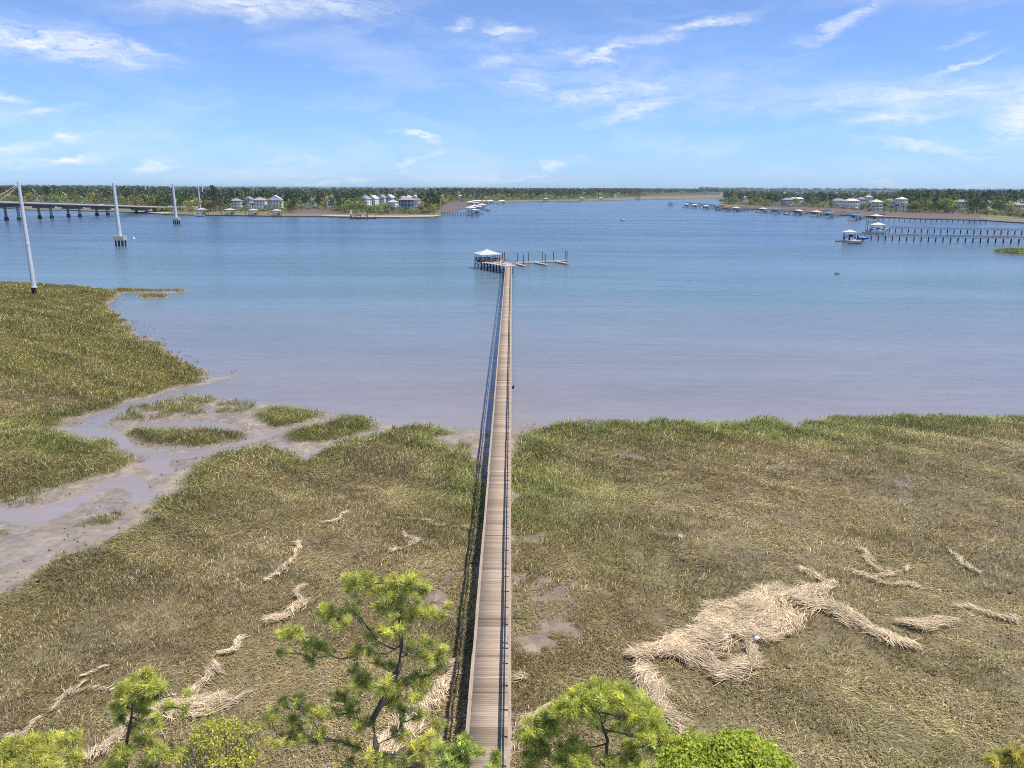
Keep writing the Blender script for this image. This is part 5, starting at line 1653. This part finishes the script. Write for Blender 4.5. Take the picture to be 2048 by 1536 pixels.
def limb(mb, a, b, r0, r1, g, sag=.1, n=6):
    pts = []
    a, b = np.array(a), np.array(b); L = np.linalg.norm(b - a); side = g.normal(0, .07, 3) * L
    for k in range(n + 1):
        t = k / n
        p = a * (1 - t) + b * t + side * math.sin(math.pi * t) + np.array([0, 0, -sag * L * math.sin(math.pi * t)]) + g.normal(0, .012, 3) * L * (0 < k < n)
        pts.append(Vector(p))
    mb.tube(pts, [r0 + (r1 - r0) * k / n for k in range(n + 1)], 6)
    return pts


def pine(label, dist, trunk_px, clumps, ground_z=1.6, r0=.2, seed=1, tint=(1, 1, 1), need=60, nl=.2, dens=2.1):
    """trunk_px: pixels along the stem, top first; clumps: (px, py, half width px, half height px, depth offset m, tufts)"""
    g = np.random.default_rng(seed)
    st = [pixd(x, y, dist + dz) for x, y, dz in trunk_px]
    base = Vector((st[-1].x + .1, st[-1].y - .3, ground_z))
    t = thing('pine_tree', label, 'pine tree', base, 0)
    st = [s - base for s in st] + [Vector((0, 0, -.4))]
    H = st[0].z
    mb = MB()
    # smooth the stem a little
    mb.tube([s for s in st[::-1]], [r0 * (1 - .82 * max(0, s.z) / H) for s in st[::-1]], 9)
    tw = MB(); cs, ds = [], []; cols = []
    nodes = [(*a_.lerp(b_, i_ / 8), 0) for a_, b_ in zip(st[:-1], st[1:]) for i_ in range(8)]
    ax = lambda c: np.hypot(*(np.array(pixd(c[0], c[1], dist + c[4])) - np.array(min((pixd(x, y, dist) for x, y, z_ in trunk_px), key=lambda q_: abs(q_.z - pixd(c[0], c[1], dist).z))))[:2])
    clumps = sorted(clumps, key=ax)
    for (px, py, hw, hh, dz, n) in clumps:
        c = np.array(pixd(px, py, dist + dz) - base); k = (dist + dz) / FPX * 1.12
        n = int(n * dens) + 1
        # spring from the nearest limb already grown, or from the stem, preferably from below
        N_ = np.array(nodes); dv = c - N_[:, :3]
        cost = np.linalg.norm(dv, axis=1) + 1.2 * np.maximum(0, -dv[:, 2] + .1) + .25 * N_[:, 3]
        j = int(np.argmin(cost)); q = N_[j, :3]
        ln = np.linalg.norm(c - q); rb = min(.055, .014 + .014 * ln)
        pts = limb(mb, q, c - np.array([0, 0, hh * k * .5]), rb, .010, g, .05)
        nodes += [(*p_, N_[j, 3] + ln * i_ / 6) for i_, p_ in enumerate(pts) if 0 < i_ < 6]
        for i in range(n):
            e = g.normal(0, 1, 3); e /= np.linalg.norm(e); e *= g.random() ** .4
            p = c + e * np.array([hw * k, hw * k * .9, hh * k]) * 1.12
            if i % 5 == 4: p = np.array(pts[g.integers(3, 6)]) + g.normal(0, .14, 3)
            d = e * np.array([1, 1, .6]) + np.array([0, 0, .8]) + g.normal(0, .25, 3); d /= np.linalg.norm(d)
            cs.append(p); ds.append(d)
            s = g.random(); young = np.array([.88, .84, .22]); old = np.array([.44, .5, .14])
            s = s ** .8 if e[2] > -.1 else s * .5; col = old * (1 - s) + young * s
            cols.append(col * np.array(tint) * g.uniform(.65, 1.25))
            o = np.array(pts[g.integers(3, len(pts))]) + g.normal(0, .06, 3)
            limb(tw, o, p - d * nl * .6, .010, .006, g, -.05, 3)
    mb.build('trunk', M['bark'], t)
    tw.build('twigs', M['bark_grey'], t)
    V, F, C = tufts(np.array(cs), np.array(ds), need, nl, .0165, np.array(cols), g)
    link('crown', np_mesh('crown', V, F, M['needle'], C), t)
    return t


pine('tall open pine with layered tufted branches left of the boardwalk', 22, [(775, 1165, 0), (800, 1240, 0), (803, 1290, .1), (797, 1340, .1), (745, 1440, -.2), (752, 1490, -.3), (738, 1600, -.5)], [
    (700, 1165, 26, 14, .3, 9), (730, 1155, 26, 13, 0, 9), (765, 1170, 24, 14, .4, 9), (790, 1160, 18, 12, -.2, 7), (825, 1160, 24, 18, .2, 12), (845, 1172, 14, 12, 0, 5), (775, 1190, 26, 14, -.4, 8), (735, 1172, 22, 12, .5, 6),
    (805, 1185, 16, 10, .6, 5), (700, 1160, 16, 12, -.5, 6),
    (655, 1222, 22, 12, -.3, 8), (680, 1243, 22, 13, -.5, 9), (705, 1218, 18, 10, .4, 5), (645, 1225, 10, 6, 0, 3),
    (770, 1215, 22, 16, -.3, 7), (800, 1222, 14, 12, .3, 5), (835, 1195, 18, 8, .6, 3),
    (845, 1222, 22, 12, .4, 8), (870, 1228, 22, 12, .1, 9), (893, 1210, 10, 6, .3, 2),
    (575, 1262, 18, 11, -.3, 8), (598, 1264, 14, 12, -.5, 6), (625, 1290, 22, 12, -.2, 9), (645, 1290, 10, 14, .1, 3), (618, 1316, 12, 6, 0, 3), (560, 1305, 12, 8, -.3, 2),
    (780, 1258, 22, 13, -.5, 8), (805, 1262, 16, 12, .1, 5), (745, 1268, 18, 10, .5, 3), (710, 1300, 16, 8, .3, 4), (735, 1300, 10, 8, -.4, 3),
    (855, 1278, 12, 5, .8, 2), (870, 1310, 26, 14, .2, 11), (845, 1300, 18, 12, -.1, 6), (880, 1325, 14, 12, .4, 5), (890, 1300, 10, 6, 0, 2), (822, 1290, 14, 10, .6, 3),
    (720, 1358, 28, 16, -.3, 14), (705, 1340, 16, 8, .3, 4), (680, 1385, 22, 12, .7, 6), (765, 1368, 24, 14, -.5, 9), (800, 1365, 18, 9, .2, 5), (838, 1362, 20, 10, -.1, 8), (850, 1355, 10, 7, .2, 3),
    (785, 1395, 26, 14, .3, 9), (700, 1415, 22, 14, .1, 8), (725, 1450, 18, 12, -.4, 5), (810, 1415, 20, 12, .5, 6), (840, 1430, 14, 12, .6, 5),
    (540, 1425, 16, 12, .1, 5), (595, 1400, 18, 12, -.2, 7), (565, 1405, 10, 8, .1, 3), (650, 1423, 24, 12, -.4, 9), (620, 1418, 16, 9, .2, 4), (590, 1440, 22, 12, .4, 7), (570, 1478, 28, 10, -.5, 8), (620, 1480, 22, 9, .2, 5), (640, 1470, 18, 8, -.6, 4), (545, 1440, 14, 10, -.3, 4),
    (855, 1480, 22, 16, -.1, 10), (875, 1450, 16, 10, .5, 5), (800, 1465, 20, 12, .1, 6), (820, 1500, 22, 12, -.4, 7), (700, 1490, 18, 9, 0, 4), (745, 1520, 30, 14, -.7, 10), (790, 1525, 26, 12, -.2, 8), (850, 1525, 22, 12, 0, 7), (690, 1525, 24, 10, -.3, 5),
    (760, 1320, 16, 10, .8, 4), (790, 1335, 16, 10, .5, 4), (835, 1395, 14, 10, -.6, 4)], r0=.2, seed=3)
pine('small leaning pine at the lower left over the reed mat', 20, [(295, 1335, 0), (268, 1385, 0), (262, 1440, .1), (250, 1500, .1), (255, 1580, 0)], [
    (297, 1345, 9, 9, 0, 6), (270, 1368, 22, 12, .1, 13), (300, 1372, 22, 13, -.2, 13), (318, 1372, 10, 9, .2, 5), (245, 1380, 18, 11, -.3, 11), (280, 1388, 24, 11, .3, 11), (232, 1410, 12, 7, 0, 6), (310, 1390, 12, 8, .2, 5),
    (270, 1405, 26, 8, .6, 6), (290, 1415, 20, 8, .5, 4), (338, 1408, 8, 7, .4, 2), (375, 1385, 6, 5, .2, 1), (370, 1420, 8, 4, .1, 2), (312, 1440, 20, 14, -.2, 6), (235, 1430, 16, 9, .7, 5), (265, 1450, 14, 8, .5, 3),
    (245, 1500, 24, 14, -.3, 12), (310, 1500, 24, 12, -.2, 10), (285, 1480, 18, 10, .3, 6), (345, 1505, 22, 9, .1, 6), (225, 1530, 24, 10, -.2, 7), (300, 1530, 24, 8, 0, 6)], r0=.13, seed=5)
pine('bushy bright pine cut by the lower left corner of the picture', 18, [(95, 1480, 0), (80, 1560, 0)], [
    (40, 1490, 32, 18, -.2, 17), (75, 1485, 26, 18, .1, 14), (110, 1480, 26, 14, .2, 11), (145, 1475, 16, 12, .3, 8), (10, 1500, 24, 14, -.3, 11), (60, 1515, 34, 14, -.5, 15), (110, 1515, 34, 16, -.3, 15), (150, 1510, 14, 22, .2, 8), (20, 1530, 34, 12, -.6, 12), (90, 1540, 34, 12, -.7, 10), (-20, 1530, 24, 14, -.4, 8)], r0=.15, seed=8, tint=(1.04, 1.02, 1), dens=1.6)
pine('pine top dipping over the near end of the boardwalk', 19, [(925, 1478, 0), (930, 1560, 0), (920, 1640, 0)], [
    (930, 1478, 8, 8, 0, 4), (925, 1500, 18, 9, .1, 7), (955, 1502, 14, 7, -.1, 4), (905, 1500, 18, 10, .2, 6), (895, 1525, 26, 12, -.2, 9), (992, 1508, 6, 8, .2, 3), (930, 1528, 16, 8, -.1, 4), (990, 1530, 12, 6, 0, 3), (880, 1500, 14, 10, .4, 4)], r0=.1, seed=11, tint=(.9, 1, 1))
pine('dense dome shaped pine right of the boardwalk at the lower edge', 20, [(1195, 1395, 0), (1200, 1440, .1), (1215, 1480, .2), (1210, 1530, .2), (1205, 1620, .2)], [
    (1190, 1375, 32, 9, 0, 16), (1230, 1378, 30, 10, .1, 14), (1160, 1388, 26, 10, .2, 13), (1262, 1392, 22, 12, .1, 12), (1140, 1402, 22, 11, -.2, 11), (1200, 1392, 34, 11, -.4, 15), (1240, 1402, 26, 12, -.4, 12), (1285, 1412, 20, 12, .2, 11), (1120, 1418, 22, 11, 0, 11), (1165, 1412, 28, 11, -.5, 12), (1270, 1430, 24, 12, -.3, 12),
    (1305, 1430, 20, 10, .2, 9), (1105, 1438, 22, 10, .1, 9), (1150, 1428, 24, 9, -.6, 8), (1300, 1450, 24, 11, -.1, 11), (1085, 1432, 14, 8, .3, 5), (1325, 1465, 22, 12, .1, 12), (1070, 1450, 26, 14, .1, 12), (1100, 1462, 22, 11, -.2, 8), (1055, 1470, 18, 14, .2, 9), (1290, 1475, 22, 11, -.5, 10),
    (1085, 1485, 24, 10, .2, 7), (1150, 1480, 14, 12, .2, 5), (1130, 1500, 20, 10, -.3, 6), (1260, 1490, 16, 9, .5, 5), (1160, 1508, 22, 9, -.5, 8), (1075, 1512, 26, 10, 0, 8), (1215, 1528, 26, 10, -.6, 9), (1120, 1528, 26, 9, -.5, 9), (1170, 1530, 24, 9, -.8, 9), (1270, 1520, 26, 12, -.3, 11), (1320, 1500, 24, 12, .2, 11), (1060, 1530, 18, 8, .1, 5),
    (1210, 1420, 20, 8, .6, 5), (1185, 1440, 16, 8, .7, 4), (1350, 1480, 18, 10, .2, 8), (1380, 1475, 22, 10, .4, 9), (1400, 1480, 18, 9, .5, 7), (1420, 1485, 14, 9, .6, 5), (1240, 1440, 16, 8, .6, 4)], r0=.16, seed=13, tint=(1.0, 1.03, .95), dens=2.3)
pine('pine tip poking into the lower right corner of the picture', 18, [(2020, 1500, 0), (2030, 1600, 0)], [
    (1990, 1522, 14, 8, 0, 5), (2015, 1512, 20, 10, .1, 8), (2040, 1508, 18, 11, 0, 9), (2060, 1520, 26, 12, 0, 9), (2000, 1536, 24, 8, 0, 6)], r0=.1, seed=17, tint=(1.1, 1, 1))


def leafy(label, dist, blobs, col, seed, ground_z=1.6, leaf=.085, n_per=150, name='broadleaf_tree', trunk=None, sparse=1.0):
    g = np.random.default_rng(seed)
    c0 = np.mean([np.array(pixd(b[0], b[1], dist + b[4])) for b in blobs], 0)
    tx = trunk or (np.mean([b[0] for b in blobs]), 1620)
    base = pixd(tx[0], tx[1], dist); base.z = ground_z
    t = thing(name, label, 'tree', base)
    mb = MB(); Vs, Fs, Cs = [], [], []; off = 0
    top = c0 - np.array(base)
    mb.tube([Vector((0, 0, -.4)), Vector(top * np.array([.3, .3, .4])), Vector(top * np.array([.8, .8, .75]))], [.16, .12, .07], 8)
    fork = top * np.array([.8, .8, .75])
    for (px, py, hw, hh, dz, k_) in blobs:
        c = np.array(pixd(px, py, dist + dz) - base); k = (dist + dz) / FPX * 1.12
        tips = [c + g.normal(0, .55, 3) * np.array([hw * k, hw * k, hh * k]) for _ in range(5)]
        for tp in tips: limb(mb, fork + g.normal(0, .05, 3), tp, .035, .008, g, .03, 5)
        # leaves in sprays
        ns = int(k_ * 2.2)
        for _ in range(ns):
            e = g.normal(0, 1, 3); e /= np.linalg.norm(e); e *= g.random() ** .33 * g.choice((.7, .9, 1, 1.1, 1.45))
            sc = c + e * np.array([hw * k, hw * k, hh * k])
            m = int(n_per / 9 * sparse)
            p = sc + g.normal(0, .085, (m, 3))
            nn = g.normal(0, 1, (m, 3)) + np.array([0, 0, .9]) + e * .5; nn /= np.linalg.norm(nn, axis=1)[:, None]
            u = np.cross(nn, g.normal(0, 1, (m, 3))); u /= np.linalg.norm(u, axis=1)[:, None]; v = np.cross(nn, u)
            s = leaf * g.uniform(.6, 1.3, (m, 1))
            V = np.stack([p - u * s, p - v * s * .5, p + u * s, p + v * s * .5], 1)
            Vs.append(V.reshape(-1, 3)); Fs.append(np.arange(m * 4).reshape(m, 4) + off); off += m * 4
            Cs.append(np.array(col) * g.uniform(.7, 1.2) * g.uniform(.8, 1.2, (m, 1)) * np.array([g.uniform(.88, 1.1), 1, 1]))
    mb.build('trunk', M['bark_grey'], t)
    link('crown', np_mesh('crown', np.concatenate(Vs), np.concatenate(Fs), M['leaf'], np.concatenate(Cs)), t)


leafy('lime green broadleaf tree top beside the dome pine at the lower edge', 18, [
    (1470, 1482, 22, 8, .2, 34), (1440, 1492, 20, 12, 0, 34), (1500, 1490, 22, 12, .1, 36), (1480, 1500, 30, 12, -.3, 44), (1525, 1502, 22, 12, 0, 36), (1400, 1500, 22, 12, .1, 32), (1370, 1500, 22, 12, .2, 30), (1450, 1515, 34, 12, -.5, 46), (1520, 1518, 28, 12, -.4, 40), (1552, 1520, 20, 10, 0, 28),
    (1390, 1520, 30, 12, -.3, 38), (1345, 1512, 24, 14, .1, 30), (1570, 1532, 22, 8, 0, 22), (1340, 1530, 26, 10, -.2, 24), (1420, 1535, 36, 10, -.7, 36), (1500, 1535, 36, 10, -.6, 36), (1495, 1478, 10, 7, .3, 12), (1455, 1478, 9, 8, .3, 10)],
    (.50, .57, .085), 21, n_per=150, leaf=.065)
leafy('thin yellow green young tree left of the tall pine', 19, [
    (430, 1440, 26, 8, .2, 12), (405, 1455, 18, 10, 0, 12), (455, 1450, 20, 9, .1, 12), (480, 1455, 18, 10, .2, 8), (395, 1480, 22, 12, -.2, 16), (430, 1478, 30, 12, -.3, 18), (475, 1485, 26, 12, 0, 14), (510, 1455, 16, 12, .3, 8), (375, 1505, 26, 12, -.1, 16), (420, 1510, 34, 12, -.4, 20), (470, 1515, 34, 10, -.2, 18), (505, 1505, 22, 12, .2, 12),
    (360, 1530, 24, 8, 0, 10), (430, 1532, 40, 8, -.5, 16), (500, 1530, 30, 8, -.1, 12)],
    (.58, .56, .11), 23, n_per=90, leaf=.045, sparse=.8, name='young_tree')


# ------------------------------------------------------------------ air
def haze():
    m = bpy.data.materials.new('thin_haze'); m.use_nodes = True
    N, L = m.node_tree.nodes, m.node_tree.links
    N.remove(N['Principled BSDF'])
    v = N.new('ShaderNodeVolumePrincipled')
    v.inputs['Color'].default_value = (.7, .85, 1, 1); v.inputs['Density'].default_value = HAZE
    v.inputs['Anisotropy'].default_value = 0
    L.new(v.outputs[0], N['Material Output'].inputs['Volume'])
    o = MB().box((0, 4900, 15.5), (19000, 10400, 35)).build('haze', m)
    tag(o, 'thin bluish haze lying over the river and woods', 'haze', kind='stuff')


HAZE = .00005
haze()
